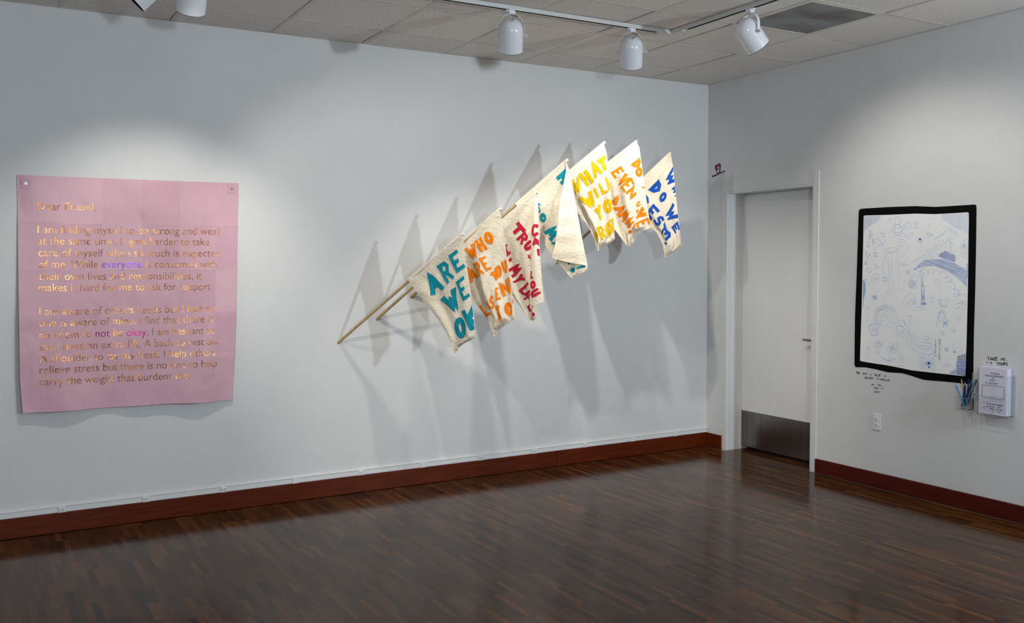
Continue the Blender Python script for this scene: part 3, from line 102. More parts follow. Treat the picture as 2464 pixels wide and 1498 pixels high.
('line','curl_doodle',1,1.1,[[(-2.0246,1.4989),(-2.04,1.4901),(-2.0577,1.5097),(-2.0747,1.5159),(-2.0899,1.5028),(-2.1083,1.4817),(-2.116,1.4906),(-2.1018,1.5055),(-2.1295,1.51),(-2.1495,1.4943),(-2.142,1.4768),(-2.1339,1.4855),(-2.1591,1.5031),(-2.1884,1.4989),(-2.2004,1.4816),(-2.189,1.4711),(-2.1848,1.4858),(-2.2097,1.4947),(-2.2368,1.4862),(-2.2487,1.4674),(-2.2281,1.4464),(-2.2126,1.4522),(-2.2422,1.4604),(-2.2758,1.4419),(-2.2687,1.4246),(-2.2439,1.4267),(-2.2522,1.4398),(-2.2953,1.4147),(-2.2987,1.3891),(-2.2753,1.3817),(-2.3242,1.3811),(-2.3304,1.3556),(-2.3063,1.3439),(-2.3526,1.3579),(-2.3677,1.3456),(-2.3699,1.3312)]]),
('line','worm_letters_doodle',0,1.2,[[(-1.9858,1.5452),(-1.9794,1.555),(-1.9895,1.5648),(-1.9988,1.5594),(-1.9938,1.555),(-2.0011,1.5496),(-1.9981,1.5469)],[(-2.0061,1.5523),(-1.9997,1.5657),(-2.0097,1.579),(-2.0189,1.5736),(-2.014,1.5656),(-2.0213,1.5602),(-2.0183,1.554)],[(-2.0263,1.5593),(-2.0199,1.5754),(-2.0297,1.5913),(-2.039,1.5859),(-2.0341,1.5753),(-2.0413,1.5699),(-2.0385,1.5611)],[(-2.0485,1.5655),(-2.0421,1.5819),(-2.0518,1.5982),(-2.061,1.5928),(-2.0562,1.5818),(-2.0633,1.5765),(-2.0605,1.5672)],[(-2.0705,1.5716),(-2.064,1.5915),(-2.0736,1.6113),(-2.0827,1.6059),(-2.078,1.5914),(-2.0852,1.586),(-2.0824,1.5733)],[(-2.0933,1.5759),(-2.0867,1.6076),(-2.096,1.6392),(-2.105,1.6338),(-2.1006,1.6075),(-2.1077,1.6021),(-2.1052,1.5776)],[(-2.1201,1.5792),(-2.1133,1.6148),(-2.1225,1.6501),(-2.1314,1.6448),(-2.1272,1.6146),(-2.1342,1.6093),(-2.1319,1.5809)],[(-2.1475,1.5834),(-2.1406,1.6298),(-2.1494,1.6759),(-2.1583,1.6705),(-2.1543,1.6296),(-2.1613,1.6243),(-2.1592,1.5851)]]),
('line','scroll_doodle',0,1.3,[[(-2.1699,1.6303),(-2.1649,1.6799),(-2.1841,1.6925),(-2.2189,1.6883),(-2.2153,1.6746),(-2.204,1.6644),(-2.195,1.636),(-2.1777,1.6302)],[(-2.1796,1.6753),(-2.1894,1.6733),(-2.1849,1.6578),(-2.1965,1.6559)],[(-2.2259,1.6295),(-2.2288,1.6743),(-2.2347,1.7069),(-2.2745,1.711),(-2.2785,1.7007),(-2.2436,1.6946),(-2.2438,1.686),(-2.2761,1.6819),(-2.244,1.674),(-2.2821,1.6664),(-2.2425,1.6585),(-2.2806,1.6493),(-2.241,1.6396),(-2.2772,1.6323),(-2.2528,1.6206),(-2.2795,1.6151)]]),
('line','small_figure_doodle',1,1.2,[[(-2.0242,1.806),(-2.0234,1.8021),(-2.021,1.7987),(-2.0173,1.7962),(-2.0127,1.795),(-2.0077,1.7952),(-2.003,1.7968),(-1.9992,1.7995),(-1.9966,1.8031),(-1.9957,1.807),(-1.9964,1.811),(-1.9988,1.8143),(-2.0026,1.8168),(-2.0072,1.818),(-2.0122,1.8178),(-2.0168,1.8162),(-2.0207,1.8135),(-2.0232,1.8099),(-2.0242,1.806)],[(-2.0028,1.8085),(-2.0059,1.8058)],[(-2.015,1.809),(-2.0181,1.8062)],[(-2.0031,1.7926),(-1.9933,1.7724),(-2.0084,1.7808),(-2.026,1.7687)],[(-2.0183,1.7938),(-2.0277,1.7802)]]),('fill','eye_doodle',2,[(-2.0476,1.7018),(-2.0464,1.6987),(-2.0432,1.6965),(-2.0386,1.6958),(-2.0341,1.6967),(-2.0307,1.699),(-2.0294,1.7022),(-2.0306,1.7053),(-2.0338,1.7074),(-2.0384,1.7082),(-2.0429,1.7072),(-2.0463,1.7049),(-2.0476,1.7018)]),
('line','eye_doodle',0,1.2,[[(-2.0618,1.697),(-2.0607,1.6913),(-2.0573,1.6863),(-2.052,1.6827),(-2.0455,1.6808),(-2.0385,1.681),(-2.0318,1.6831),(-2.0264,1.687),(-2.0227,1.6921),(-2.0214,1.6979),(-2.0225,1.7037),(-2.0259,1.7087),(-2.0312,1.7123),(-2.0378,1.7141),(-2.0448,1.7139),(-2.0514,1.7118),(-2.0568,1.7079),(-2.0604,1.7028),(-2.0618,1.697)],[(-2.0256,1.6916),(-2.0409,1.6851),(-2.0578,1.6953)]]),
('line','moon_face_doodle',0,1.2,[[(-2.3758,1.5678),(-2.368,1.5697),(-2.3605,1.5733),(-2.3535,1.5786),(-2.3471,1.5853),(-2.3415,1.5934),(-2.337,1.6026),(-2.3336,1.6126),(-2.3314,1.6232),(-2.3305,1.6341),(-2.3309,1.6449),(-2.3326,1.6555),(-2.3356,1.6654),(-2.3397,1.6745),(-2.3449,1.6824),(-2.3509,1.6889),(-2.3577,1.694),(-2.3651,1.6974),(-2.3728,1.699)],[(-2.3606,1.6522),(-2.3602,1.6496),(-2.3588,1.6474),(-2.3566,1.6457),(-2.3539,1.6449),(-2.351,1.6449),(-2.3483,1.6458),(-2.346,1.6476),(-2.3445,1.6499),(-2.344,1.6525),(-2.3444,1.6551),(-2.3458,1.6574),(-2.348,1.6591),(-2.3507,1.6599),(-2.3536,1.6599),(-2.3563,1.6589),(-2.3585,1.6572),(-2.36,1.6549),(-2.3606,1.6522)],[(-2.3561,1.6066),(-2.367,1.6124),(-2.3754,1.6056)],[(-2.3419,1.661),(-2.3566,1.6658)]]),('fill','moon_eye_doodle',1,[(-2.356,1.6515),(-2.355,1.6491),(-2.3524,1.6481),(-2.3498,1.6492),(-2.3486,1.6516),(-2.3496,1.654),(-2.3522,1.6549),(-2.3549,1.6539),(-2.356,1.6515)]),
('hatch','moon_shading',0,0.5,35,4,[(-2.3417,1.6721),(-2.377,1.6966),(-2.3799,1.5701),(-2.352,1.5872),(-2.3373,1.6212)]),
('hatch','blue_strip',3,1.0,5,1.5,[(-2.3704,1.5448),(-2.3796,1.5465),(-2.3807,1.456),(-2.3725,1.4568)]),
('line','smiling_girl_doodle',0,1.3,[[(-2.0287,1.4473),(-2.0273,1.4381),(-2.0229,1.43),(-2.016,1.4239),(-2.0074,1.4206),(-1.9982,1.4205),(-1.9894,1.4235),(-1.9822,1.4294),(-1.9773,1.4374),(-1.9755,1.4466),(-1.977,1.4558),(-1.9814,1.4639),(-1.9884,1.47),(-1.9971,1.4733),(-2.0063,1.4734),(-2.015,1.4703),(-2.0222,1.4644),(-2.0269,1.4564),(-2.0287,1.4473)],[(-1.9756,1.4421),(-1.9699,1.4196)],[(-1.9898,1.4513),(-1.996,1.4513)],[(-2.0062,1.4523),(-2.0123,1.4524)],[(-1.9901,1.4396),(-2.0005,1.4308),(-2.0126,1.4417)]]),
('hatch','hatched_ball_doodle',0,0.7,100,2.6,[(-2.0112,1.4096),(-2.0086,1.3963),(-2.0009,1.3856),(-1.9895,1.3795),(-1.9767,1.3792),(-1.965,1.3848),(-1.9567,1.3953),(-1.9536,1.4085),(-1.9562,1.4218),(-1.964,1.4326),(-1.9755,1.4386),(-1.9883,1.4388),(-1.9999,1.4331),(-2.0081,1.4227),(-2.0112,1.4096)]),
('line','bubble_word_doodle',0,1.0,[[(-1.9951,1.3985),(-2.0215,1.4026)],[(-2.0015,1.3826),(-2.024,1.3848)],[(-1.9046,1.557),(-1.9462,1.5614)],[(-1.9436,1.538),(-1.9423,1.5352),(-1.9384,1.5328),(-1.9323,1.531),(-1.9248,1.53),(-1.9168,1.53),(-1.9093,1.531),(-1.9031,1.5328),(-1.899,1.5352),(-1.8976,1.538),(-1.8989,1.5408),(-1.9029,1.5432),(-1.909,1.545),(-1.9165,1.546),(-1.9245,1.546),(-1.932,1.545),(-1.9381,1.5432),(-1.9422,1.5408),(-1.9436,1.538)],[(-1.9029,1.538),(-1.9363,1.5407),(-1.9468,1.5344)]]),
('line','star_sketch',0,1.1,[[(-1.9474,1.5047),(-1.9534,1.4643)],[(-1.9352,1.4912),(-1.9687,1.4779)],[(-1.9631,1.5003),(-1.9378,1.4686)],[(-1.9655,1.4842),(-1.9647,1.4793),(-1.9623,1.4749),(-1.9585,1.4717),(-1.9538,1.4699),(-1.9487,1.4699),(-1.944,1.4715),(-1.94,1.4747),(-1.9374,1.479),(-1.9364,1.484),(-1.9372,1.4889),(-1.9396,1.4932),(-1.9434,1.4965),(-1.9481,1.4982),(-1.9532,1.4982),(-1.958,1.4966),(-1.9619,1.4934),(-1.9645,1.4891),(-1.9655,1.4842)]]),
('line','splash_face_doodle',0,1.1,[[(-2.1852,1.4232),(-2.1843,1.416),(-2.1814,1.4097),(-2.1768,1.4049),(-2.1712,1.4023),(-2.1651,1.4022),(-2.1593,1.4046),(-2.1545,1.4092),(-2.1513,1.4154),(-2.1501,1.4226),(-2.151,1.4298),(-2.1539,1.4361),(-2.1585,1.4409),(-2.1642,1.4435),(-2.1703,1.4435),(-2.176,1.4411),(-2.1808,1.4365),(-2.184,1.4303),(-2.1852,1.4232)],[(-2.1426,1.4487),(-2.1557,1.4358)],[(-2.1777,1.4536),(-2.1703,1.4386)],[(-2.1917,1.4363),(-2.1802,1.4274)],[(-2.1904,1.4059),(-2.2007,1.38)],[(-2.1588,1.4254),(-2.1647,1.4228)],[(-2.1725,1.4265),(-2.1784,1.4231)]]),
('line','square_doodle',0,1.2,[[(-2.1236,1.3263),(-2.1502,1.328),(-2.1509,1.2956),(-2.1253,1.2938),(-2.1236,1.3263)]]),
('line','flower_pair_doodle',2,1.1,[[(-2.1978,1.2902),(-2.1957,1.2849),(-2.19,1.2821),(-2.1839,1.2835),(-2.1805,1.2882),(-2.1816,1.2939),(-2.1867,1.2974),(-2.193,1.297),(-2.1973,1.2929)],[(-2.2415,1.2745),(-2.2396,1.2697),(-2.2347,1.2673),(-2.2293,1.2685),(-2.2263,1.2727),(-2.2273,1.2777),(-2.2317,1.2808),(-2.2373,1.2805),(-2.241,1.2768)],[(-2.1808,1.3141),(-2.181,1.3053),(-2.1907,1.3057),(-2.1905,1.3144)],[(-2.1944,1.3145),(-2.2024,1.3035),(-2.2041,1.3157)],[(-2.2097,1.2776),(-2.2094,1.2758),(-2.2082,1.2742),(-2.2065,1.273),(-2.2043,1.2723),(-2.2019,1.2722),(-2.1997,1.2727),(-2.1979,1.2738),(-2.1966,1.2753),(-2.1962,1.2771),(-2.1966,1.2789),(-2.1977,1.2805),(-2.1995,1.2818),(-2.2017,1.2825),(-2.204,1.2825),(-2.2063,1.282),(-2.2081,1.2809),(-2.2093,1.2794),(-2.2097,1.2776)],[(-2.2186,1.271),(-2.2184,1.2698),(-2.2177,1.2687),(-2.2167,1.2679),(-2.2155,1.2674),(-2.2141,1.2674),(-2.2129,1.2678),(-2.2118,1.2685),(-2.2111,1.2695),(-2.2109,1.2707),(-2.2111,1.2719),(-2.2117,1.273),(-2.2127,1.2738),(-2.214,1.2742),(-2.2153,1.2743),(-2.2166,1.2739),(-2.2176,1.2732),(-2.2183,1.2722),(-2.2186,1.271)]]),
('line','heart_blob_doodle',0,1.3,[[(-2.2272,1.3156),(-2.2385,1.3229),(-2.2549,1.3191),(-2.2571,1.3053),(-2.2458,1.2963),(-2.2295,1.2992),(-2.2331,1.308),(-2.2427,1.3066)]]),
('line','speckled_blob_doodle',0,1.2,[[(-2.3249,1.3504),(-2.324,1.3466),(-2.3214,1.3431),(-2.3172,1.3403),(-2.3118,1.3385),(-2.3059,1.3378),(-2.3,1.3384),(-2.2948,1.3401),(-2.2906,1.3428),(-2.2881,1.3462),(-2.2874,1.35),(-2.2886,1.3538),(-2.2916,1.3572),(-2.2961,1.3598),(-2.3016,1.3614),(-2.3076,1.3618),(-2.3134,1.361),(-2.3184,1.3591),(-2.3223,1.3563)],[(-2.3251,1.3401),(-2.3305,1.3505)],[(-2.3326,1.3386),(-2.338,1.349)]]),
('line','rabbit_doodle',1,1.3,[[(-2.3076,1.2882),(-2.3354,1.2977),(-2.3631,1.303),(-2.3745,1.2906),(-2.3592,1.2731),(-2.3642,1.2579),(-2.3455,1.2623),(-2.3313,1.2762),(-2.3194,1.2646),(-2.3063,1.2607)],[(-2.3187,1.2954),(-2.3444,1.3109),(-2.3686,1.3074)],[(-2.3561,1.2874),(-2.3557,1.2854),(-2.3547,1.2835),(-2.353,1.2821),(-2.3509,1.2813),(-2.3486,1.2813),(-2.3465,1.2819),(-2.3447,1.2832),(-2.3436,1.2849),(-2.3431,1.2869),(-2.3435,1.289),(-2.3446,1.2908),(-2.3462,1.2922),(-2.3484,1.293),(-2.3506,1.2931),(-2.3527,1.2925),(-2.3545,1.2912),(-2.3557,1.2894),(-2.3561,1.2874)]]),
('line','tablet_doodle',0,1.0,[[(-1.9942,1.2452),(-1.998,1.2588),(-2.06,1.263),(-2.0872,1.257),(-2.0805,1.2426),(-2.0353,1.2335),(-2.0006,1.2338),(-1.9942,1.2452)],[(-2.0095,1.2485),(-2.0451,1.2518),(-2.0653,1.249)]]),
('line','post_doodle',1,1.2,[[(-1.9787,1.1969),(-1.9737,1.1408)],[(-1.9643,1.1944),(-1.9744,1.203),(-1.9869,1.1991)],[(-1.9676,1.1332),(-1.9717,1.137)],[(-1.98,1.1339),(-1.9841,1.1377)]]),
('line','long_hair_portrait_doodle',1,1.2,[[(-2.2258,1.207),(-2.2247,1.1974),(-2.2212,1.1889),(-2.2157,1.1824),(-2.2089,1.1787),(-2.2015,1.1783),(-2.1944,1.1813),(-2.1886,1.1872),(-2.1847,1.1955),(-2.1832,1.2049),(-2.1843,1.2146),(-2.1878,1.2231),(-2.1934,1.2296),(-2.2002,1.2333),(-2.2076,1.2336),(-2.2146,1.2306),(-2.2204,1.2246),(-2.2243,1.2164),(-2.2258,1.207)],[(-2.1806,1.1917),(-2.1717,1.1518),(-2.167,1.1428)],[(-2.1828,1.2224),(-2.194,1.2447),(-2.2181,1.2484),(-2.2348,1.2335)],[(-2.2285,1.2158),(-2.2484,1.1821),(-2.2724,1.1747)],[(-2.1941,1.2421),(-2.1873,1.1964)],[(-2.2085,1.2454),(-2.2042,1.2234)],[(-2.2211,1.2416),(-2.226,1.1983)],[(-2.1968,1.2073),(-2.2046,1.206)],[(-2.2122,1.2098),(-2.22,1.2085)],[(-2.2029,1.1928),(-2.2126,1.1933)],[(-2.2152,1.163),(-2.2341,1.177),(-2.249,1.1561),(-2.2635,1.1483)],[(-2.2265,1.1723),(-2.2159,1.1325)]]),
('hatch','scarf_shading',1,0.7,120,2.8,[(-2.215,1.1717),(-2.2483,1.1864),(-2.2537,1.1607),(-2.2205,1.1415)]),
('line','oval_doodle',0,1.0,[[(-2.3597,1.1996),(-2.3577,1.19),(-2.3537,1.1819),(-2.3482,1.1761),(-2.3417,1.1734),(-2.335,1.1739),(-2.3288,1.1777),(-2.3237,1.1843),(-2.3203,1.193),(-2.3189,1.2029),(-2.3198,1.213),(-2.3228,1.222),(-2.3276,1.2291),(-2.3337,1.2335),(-2.3403,1.2347),(-2.3469,1.2325),(-2.3526,1.2273),(-2.357,1.2196),(-2.3594,1.2103)],[(-2.3441,1.2025),(-2.3437,1.1984),(-2.3424,1.1947),(-2.3402,1.1919),(-2.3375,1.1903),(-2.3346,1.1902),(-2.3318,1.1915),(-2.3295,1.194),(-2.328,1.1976),(-2.3274,1.2016),(-2.3278,1.2058),(-2.3292,1.2094),(-2.3313,1.2122),(-2.334,1.2138),(-2.3369,1.2139),(-2.3397,1.2126),(-2.342,1.21),(-2.3435,1.2065),(-2.3441,1.2025)]]),
('line','creature_doodle',1,1.3,[[(-2.2342,1.0958),(-2.2325,1.0927),(-2.2299,1.0902),(-2.2266,1.0884),(-2.2229,1.0876),(-2.2192,1.0878),(-2.2157,1.089),(-2.2129,1.0911),(-2.2109,1.0939),(-2.2099,1.0971),(-2.2101,1.1005),(-2.2114,1.1038),(-2.2136,1.1066),(-2.2167,1.1087),(-2.2202,1.11),(-2.224,1.1102),(-2.2276,1.1095),(-2.2307,1.1078),(-2.2331,1.1053)],[(-2.1989,1.1097),(-2.2107,1.1034)],[(-2.2166,1.1003),(-2.2244,1.0973)],[(-2.3049,1.1197),(-2.3042,1.1167),(-2.3023,1.114),(-2.2994,1.1119),(-2.2957,1.1106),(-2.2918,1.1104),(-2.2881,1.1112),(-2.285,1.1129),(-2.283,1.1154),(-2.2822,1.1183),(-2.2828,1.1213),(-2.2847,1.124),(-2.2877,1.1261),(-2.2914,1.1273),(-2.2953,1.1276),(-2.299,1.1268),(-2.3021,1.125),(-2.3041,1.1226),(-2.3049,1.1197)],[(-2.2906,1.1257),(-2.298,1.133)]]),
('line','arm_bundle_doodle',1,1.1,[[(-1.8831,1.1613),(-1.9155,1.1266),(-1.9561,1.0855),(-2.0189,1.0446),(-2.07,1.0286),(-2.1249,1.0388)],[(-1.9209,1.1687),(-1.9469,1.1284),(-1.9977,1.0791),(-2.0594,1.0519),(-2.1097,1.0492),(-2.1411,1.0664)],[(-1.8701,1.0691),(-1.9168,1.063),(-1.949,1.0289),(-1.9998,0.9785),(-2.0615,0.9565),(-2.1237,0.9528),(-2.1531,0.9703)],[(-1.9034,1.1004),(-1.9461,1.0649),(-1.9885,1.0227),(-2.0506,0.9914),(-2.1111,0.9872),(-2.1424,1.0091)],[(-1.9559,1.0945),(-2.009,1.026),(-2.0706,1.0037),(-2.1204,1.0163)],[(-1.9228,1.0934),(-1.9176,1.0873),(-1.9107,1.0826),(-1.9026,1.0798),(-1.894,1.079),(-1.8857,1.0804),(-1.8783,1.0838),(-1.8724,1.089),(-1.8687,1.0955),(-1.8673,1.1028),(-1.8684,1.1102),(-1.8719,1.1171),(-1.8775,1.123),(-1.8848,1.1273),(-1.893,1.1297),(-1.9016,1.13),(-1.9098,1.1281),(-1.9168,1.1243),(-1.9222,1.1188)],[(-1.9047,1.1227),(-1.8974,1.1244),(-1.891,1.128),(-1.8862,1.1331),(-1.8832,1.1394),(-1.8824,1.1462),(-1.8838,1.153),(-1.8873,1.1592),(-1.8926,1.1644),(-1.8993,1.168),(-1.9068,1.1697),(-1.9144,1.1695),(-1.9215,1.1674),(-1.9275,1.1634),(-1.932,1.1581),(-1.9345,1.1517),(-1.9349,1.1449),(-1.9331,1.1382),(-1.9292,1.1322)],[(-2.0725,1.0573),(-2.0732,1.0608),(-2.0757,1.0641),(-2.0797,1.0671),(-2.0848,1.0693),(-2.0906,1.0708),(-2.0968,1.0713),(-2.1028,1.0708),(-2.1081,1.0694),(-2.1123,1.0671),(-2.1152,1.0642),(-2.1164,1.0609),(-2.1159,1.0574),(-2.1138,1.054),(-2.1101,1.051),(-2.1052,1.0486),(-2.0994,1.047),(-2.0933,1.0463),(-2.0872,1.0466)],[(-2.0997,1.0196),(-2.1024,1.0232),(-2.1064,1.0263),(-2.1114,1.0287),(-2.1171,1.0301),(-2.123,1.0305),(-2.1287,1.0299),(-2.1338,1.0283),(-2.1379,1.0258),(-2.1407,1.0227),(-2.1421,1.019),(-2.1418,1.0152),(-2.14,1.0114),(-2.1367,1.008),(-2.1323,1.0052),(-2.1269,1.0032),(-2.1211,1.0022),(-2.1152,1.0022),(-2.1097,1.0032)],[(-2.099,0.977),(-2.1024,0.9819),(-2.1075,0.9862),(-2.1139,0.9894),(-2.1211,0.9914),(-2.1286,0.992),(-2.1359,0.9911),(-2.1424,0.9889),(-2.1476,0.9855),(-2.1512,0.9812),(-2.1529,0.9762),(-2.1525,0.9709),(-2.1502,0.9657),(-2.1461,0.9611),(-2.1404,0.9572),(-2.1337,0.9545),(-2.1263,0.953),(-2.1188,0.953),(-2.1118,0.9544)]]),('fill','eye_iris',3,[(-2.1299,0.8993),(-2.129,0.8958),(-2.1263,0.8928),(-2.1223,0.8908),(-2.1179,0.8904),(-2.1139,0.8916),(-2.1111,0.8941),(-2.11,0.8975),(-2.1109,0.901),(-2.1136,0.9041),(-2.1176,0.906),(-2.122,0.9064),(-2.126,0.9052),(-2.1288,0.9027),(-2.1299,0.8993)]),('fill','eye_reflection',3,[(-2.1324,0.873),(-2.1313,0.8707),(-2.1281,0.8687),(-2.1236,0.8677),(-2.1191,0.8679),(-2.1158,0.8692),(-2.1146,0.8713),(-2.1157,0.8736),(-2.119,0.8755),(-2.1234,0.8766),(-2.1279,0.8764),(-2.1312,0.8751),(-2.1324,0.873)]),('fill','eye_pupil',2,[(-2.1259,0.899),(-2.125,0.8963),(-2.1226,0.8944),(-2.1195,0.8942),(-2.117,0.8955),(-2.116,0.898),(-2.1169,0.9007),(-2.1193,0.9026),(-2.1224,0.9029),(-2.1249,0.9015),(-2.1259,0.899)]),
('line','eye_outline',1,1.3,[[(-2.0911,0.8931),(-2.1078,0.908),(-2.1277,0.9098),(-2.1498,0.8941),(-2.1292,0.8851),(-2.1083,0.8849),(-2.0911,0.8931)]]),
('hatch','eye_glow',0,0.6,25,3,[(-2.1575,0.9027),(-2.1548,0.8944),(-2.1469,0.8868),(-2.1348,0.881),(-2.1204,0.878),(-2.1059,0.8783),(-2.0934,0.8818),(-2.085,0.8879),(-2.082,0.8958),(-2.0847,0.9043),(-2.0928,0.9119),(-2.105,0.9176),(-2.1195,0.9205),(-2.1339,0.9202),(-2.1462,0.9167),(-2.1545,0.9106),(-2.1575,0.9027)]),
('hatch','waterfall_shading',0,0.6,84,7,[(-2.0414,0.9477),(-2.1663,0.9494),(-2.1636,0.8477),(-2.0485,0.8497)]),
('line','waterfall_doodle',0,1.2,[[(-2.0779,0.9418),(-2.0757,0.8568)],[(-2.1612,0.9577),(-2.1602,0.9136),(-2.1677,0.8878),(-2.1598,0.8429)],[(-2.0864,0.9693),(-2.0823,0.9244)]]),
('line','insect_doodle',1,1.3,[[(-2.2573,0.9988),(-2.2568,0.9941),(-2.2552,0.9899),(-2.2526,0.9866),(-2.2493,0.9846),(-2.2458,0.9841),(-2.2423,0.9852),(-2.2394,0.9877),(-2.2373,0.9914),(-2.2363,0.9959),(-2.2365,1.0006),(-2.2379,1.005),(-2.2402,1.0086),(-2.2434,1.011),(-2.2469,1.0119),(-2.2504,1.0112),(-2.2535,1.009),(-2.2558,1.0055),(-2.2571,1.0012)],[(-2.2341,1.0074),(-2.2575,0.9875)],[(-2.2589,1.0111),(-2.2365,0.9832)],[(-2.2381,0.9973),(-2.2573,1.0005)]]),
('line','leaf_sketch',0,1.0,[[(-2.2867,1.046),(-2.2995,1.0211),(-2.2937,0.9861)],[(-2.3603,1.024),(-2.3638,1.032),(-2.3582,1.0341)],[(-2.3261,0.9715),(-2.3606,1.0129)]]),
('line','scribbled_words',2,1.0,[[(-2.2261,0.8889),(-2.2354,0.9029),(-2.2424,0.8931),(-2.2498,0.906),(-2.2643,0.9012),(-2.2783,0.9138)],[(-2.2426,0.8844),(-2.252,0.894),(-2.2617,0.8862),(-2.2739,0.8978),(-2.2804,0.9027)]]),
('line','ring_sketch',0,0.9,[[(-2.24,0.8728),(-2.2394,0.868),(-2.2377,0.8634),(-2.2348,0.8597),(-2.2312,0.8571),(-2.2271,0.8558),(-2.223,0.8561),(-2.2191,0.8578),(-2.216,0.8608),(-2.2139,0.8649),(-2.213,0.8696),(-2.2134,0.8744),(-2.215,0.879),(-2.2177,0.8829),(-2.2213,0.8857),(-2.2254,0.8871),(-2.2295,0.887),(-2.2334,0.8855),(-2.2366,0.8826)],[(-1.6425,1.2429),(-1.6422,1.2391),(-1.6411,1.2356),(-1.6393,1.233),(-1.6371,1.2316),(-1.6348,1.2315),(-1.6325,1.2327),(-1.6307,1.2352),(-1.6294,1.2385),(-1.6289,1.2424),(-1.6293,1.2463),(-1.6304,1.2497),(-1.6321,1.2523),(-1.6343,1.2538),(-1.6367,1.2538),(-1.6389,1.2526),(-1.6408,1.2501),(-1.642,1.2468),(-1.6425,1.2429)],[(-1.6211,1.2345),(-1.6472,1.2375)],[(-1.7602,1.3217),(-1.7598,1.3182),(-1.7588,1.3151),(-1.7571,1.3128),(-1.7549,1.3115),(-1.7527,1.3115),(-1.7505,1.3126),(-1.7487,1.3148),(-1.7475,1.3179),(-1.747,1.3213),(-1.7473,1.3248),(-1.7484,1.3279),(-1.7501,1.3303),(-1.7523,1.3315),(-1.7545,1.3316),(-1.7567,1.3304),(-1.7585,1.3282),(-1.7597,1.3252),(-1.7602,1.3217)],[(-1.8188,1.3235),(-1.8564,1.3227)],[(-1.8299,1.3109),(-1.8481,1.3115)],[(-1.8301,1.2981),(-1.8483,1.2987)]]),
('hatch','dark_block',4,0.9,8,1.5,[(-2.3225,0.9626),(-2.3815,0.9864),(-2.3816,0.9421),(-2.3204,0.9315)]),
('hatch','dark_block',2,0.95,4,1.4,[(-2.3158,0.9302),(-2.3816,0.9421),(-2.3803,0.8411),(-2.3139,0.8463)]),
('hatch','scribbled_edge',2,0.9,140,2.2,[(-2.27,0.8575),(-2.3131,0.879),(-2.3148,0.8473),(-2.276,0.845)]),
('line','scribble_marks',0,1.0,[[(-2.0541,1.7749),(-2.0602,1.7694)],[(-2.0664,1.7612),(-2.0763,1.7653),(-2.0725,1.7549)],[(-2.0827,1.7458),(-2.0926,1.749),(-2.0888,1.7386)],[(-2.0957,1.7892),(-2.1152,1.8034),(-2.1233,1.7944),(-2.1076,1.7862),(-2.108,1.7687)],[(-2.1436,1.7631),(-2.158,1.7731)],[(-2.0911,1.6814),(-2.1108,1.6854)],[(-2.1834,1.3709),(-2.195,1.3729)],[(-2.1875,1.364),(-2.2029,1.3661)],[(-2.2434,1.4069),(-2.2387,1.3999)],[(-1.6122,1.4042),(-1.6464,1.3954),(-1.6967,1.4057)],[(-1.6526,1.3674),(-1.6693,1.3771),(-1.6972,1.3759)],[(-1.9126,1.4232),(-1.9385,1.4326)],[(-1.8845,1.2471),(-1.9108,1.2554)],[(-2.1722,1.7926),(-2.2014,1.7828),(-2.221,1.7649)],[(-2.1025,1.8433),(-2.1275,1.8265),(-2.1612,1.8494)],[(-1.9733,1.7508),(-1.9787,1.7373)],[(-1.9683,1.7438),(-1.9857,1.7451)]]),('text','handwritten_question',0,1.2,'Oh',(-2.0955,1.7068),(-2.1367,1.7198),(-2.0889,1.7368)),('text','handwritten_question',0,1.2,'worm?',(-2.1402,1.6918),(-2.2294,1.7328),(-2.1338,1.7163))]
WALL_WORDS=[('THE', (-1.5437, 0.7727), (-1.576, 0.7728), (-1.5444, 0.7869)), ('WAY', (-1.5986, 0.7728), (-1.6379, 0.7722), (-1.6002, 0.787)), ('A', (-1.6638, 0.7717), (-1.6767, 0.7723), (-1.6636, 0.7841)), ('BLUE', (-1.7033, 0.772), (-1.7495, 0.7752), (-1.703, 0.785)), ('IS', (-1.7734, 0.7747), (-1.7917, 0.7751), (-1.7749, 0.787)), ('NEVER', (-1.616, 0.745), (-1.6854, 0.7478), (-1.6185, 0.7577)), ('SINGULAR', (-1.7192, 0.7491), (-1.8216, 0.7479), (-1.7217, 0.7616)), ('ME', (-1.6743, 0.7041), (-1.6973, 0.7052), (-1.676, 0.7136)), ('+', (-1.71, 0.7074), (-1.7182, 0.7075), (-1.7099, 0.7143)), ('YOU', (-1.7287, 0.7072), (-1.7554, 0.7071), (-1.7285, 0.7171)), ('(YOU', (-1.6931, 0.6816), (-1.73, 0.6851), (-1.6929, 0.6931)), ('+', (-1.7368, 0.6866), (-1.7459, 0.6869), (-1.7367, 0.6935)), ('I)', (-1.754, 0.6871), (-1.7765, 0.6874), (-1.7537, 0.6993)), ('2021', (-1.7, 0.657), (-1.7518, 0.6608), (-1.6998, 0.6693)), ('TAKE', (-2.5215, 0.9546), (-2.5874, 0.9582), (-2.5226, 0.9734)), ('ME,', (-2.6076, 0.96), (-2.6528, 0.9626), (-2.6095, 0.9742)), ("I'M", (-2.5173, 0.9317), (-2.5513, 0.9333), (-2.5193, 0.9454)), ('YOURS', (-2.5827, 0.9303), (-2.6516, 0.9338), (-2.5838, 0.9467))]
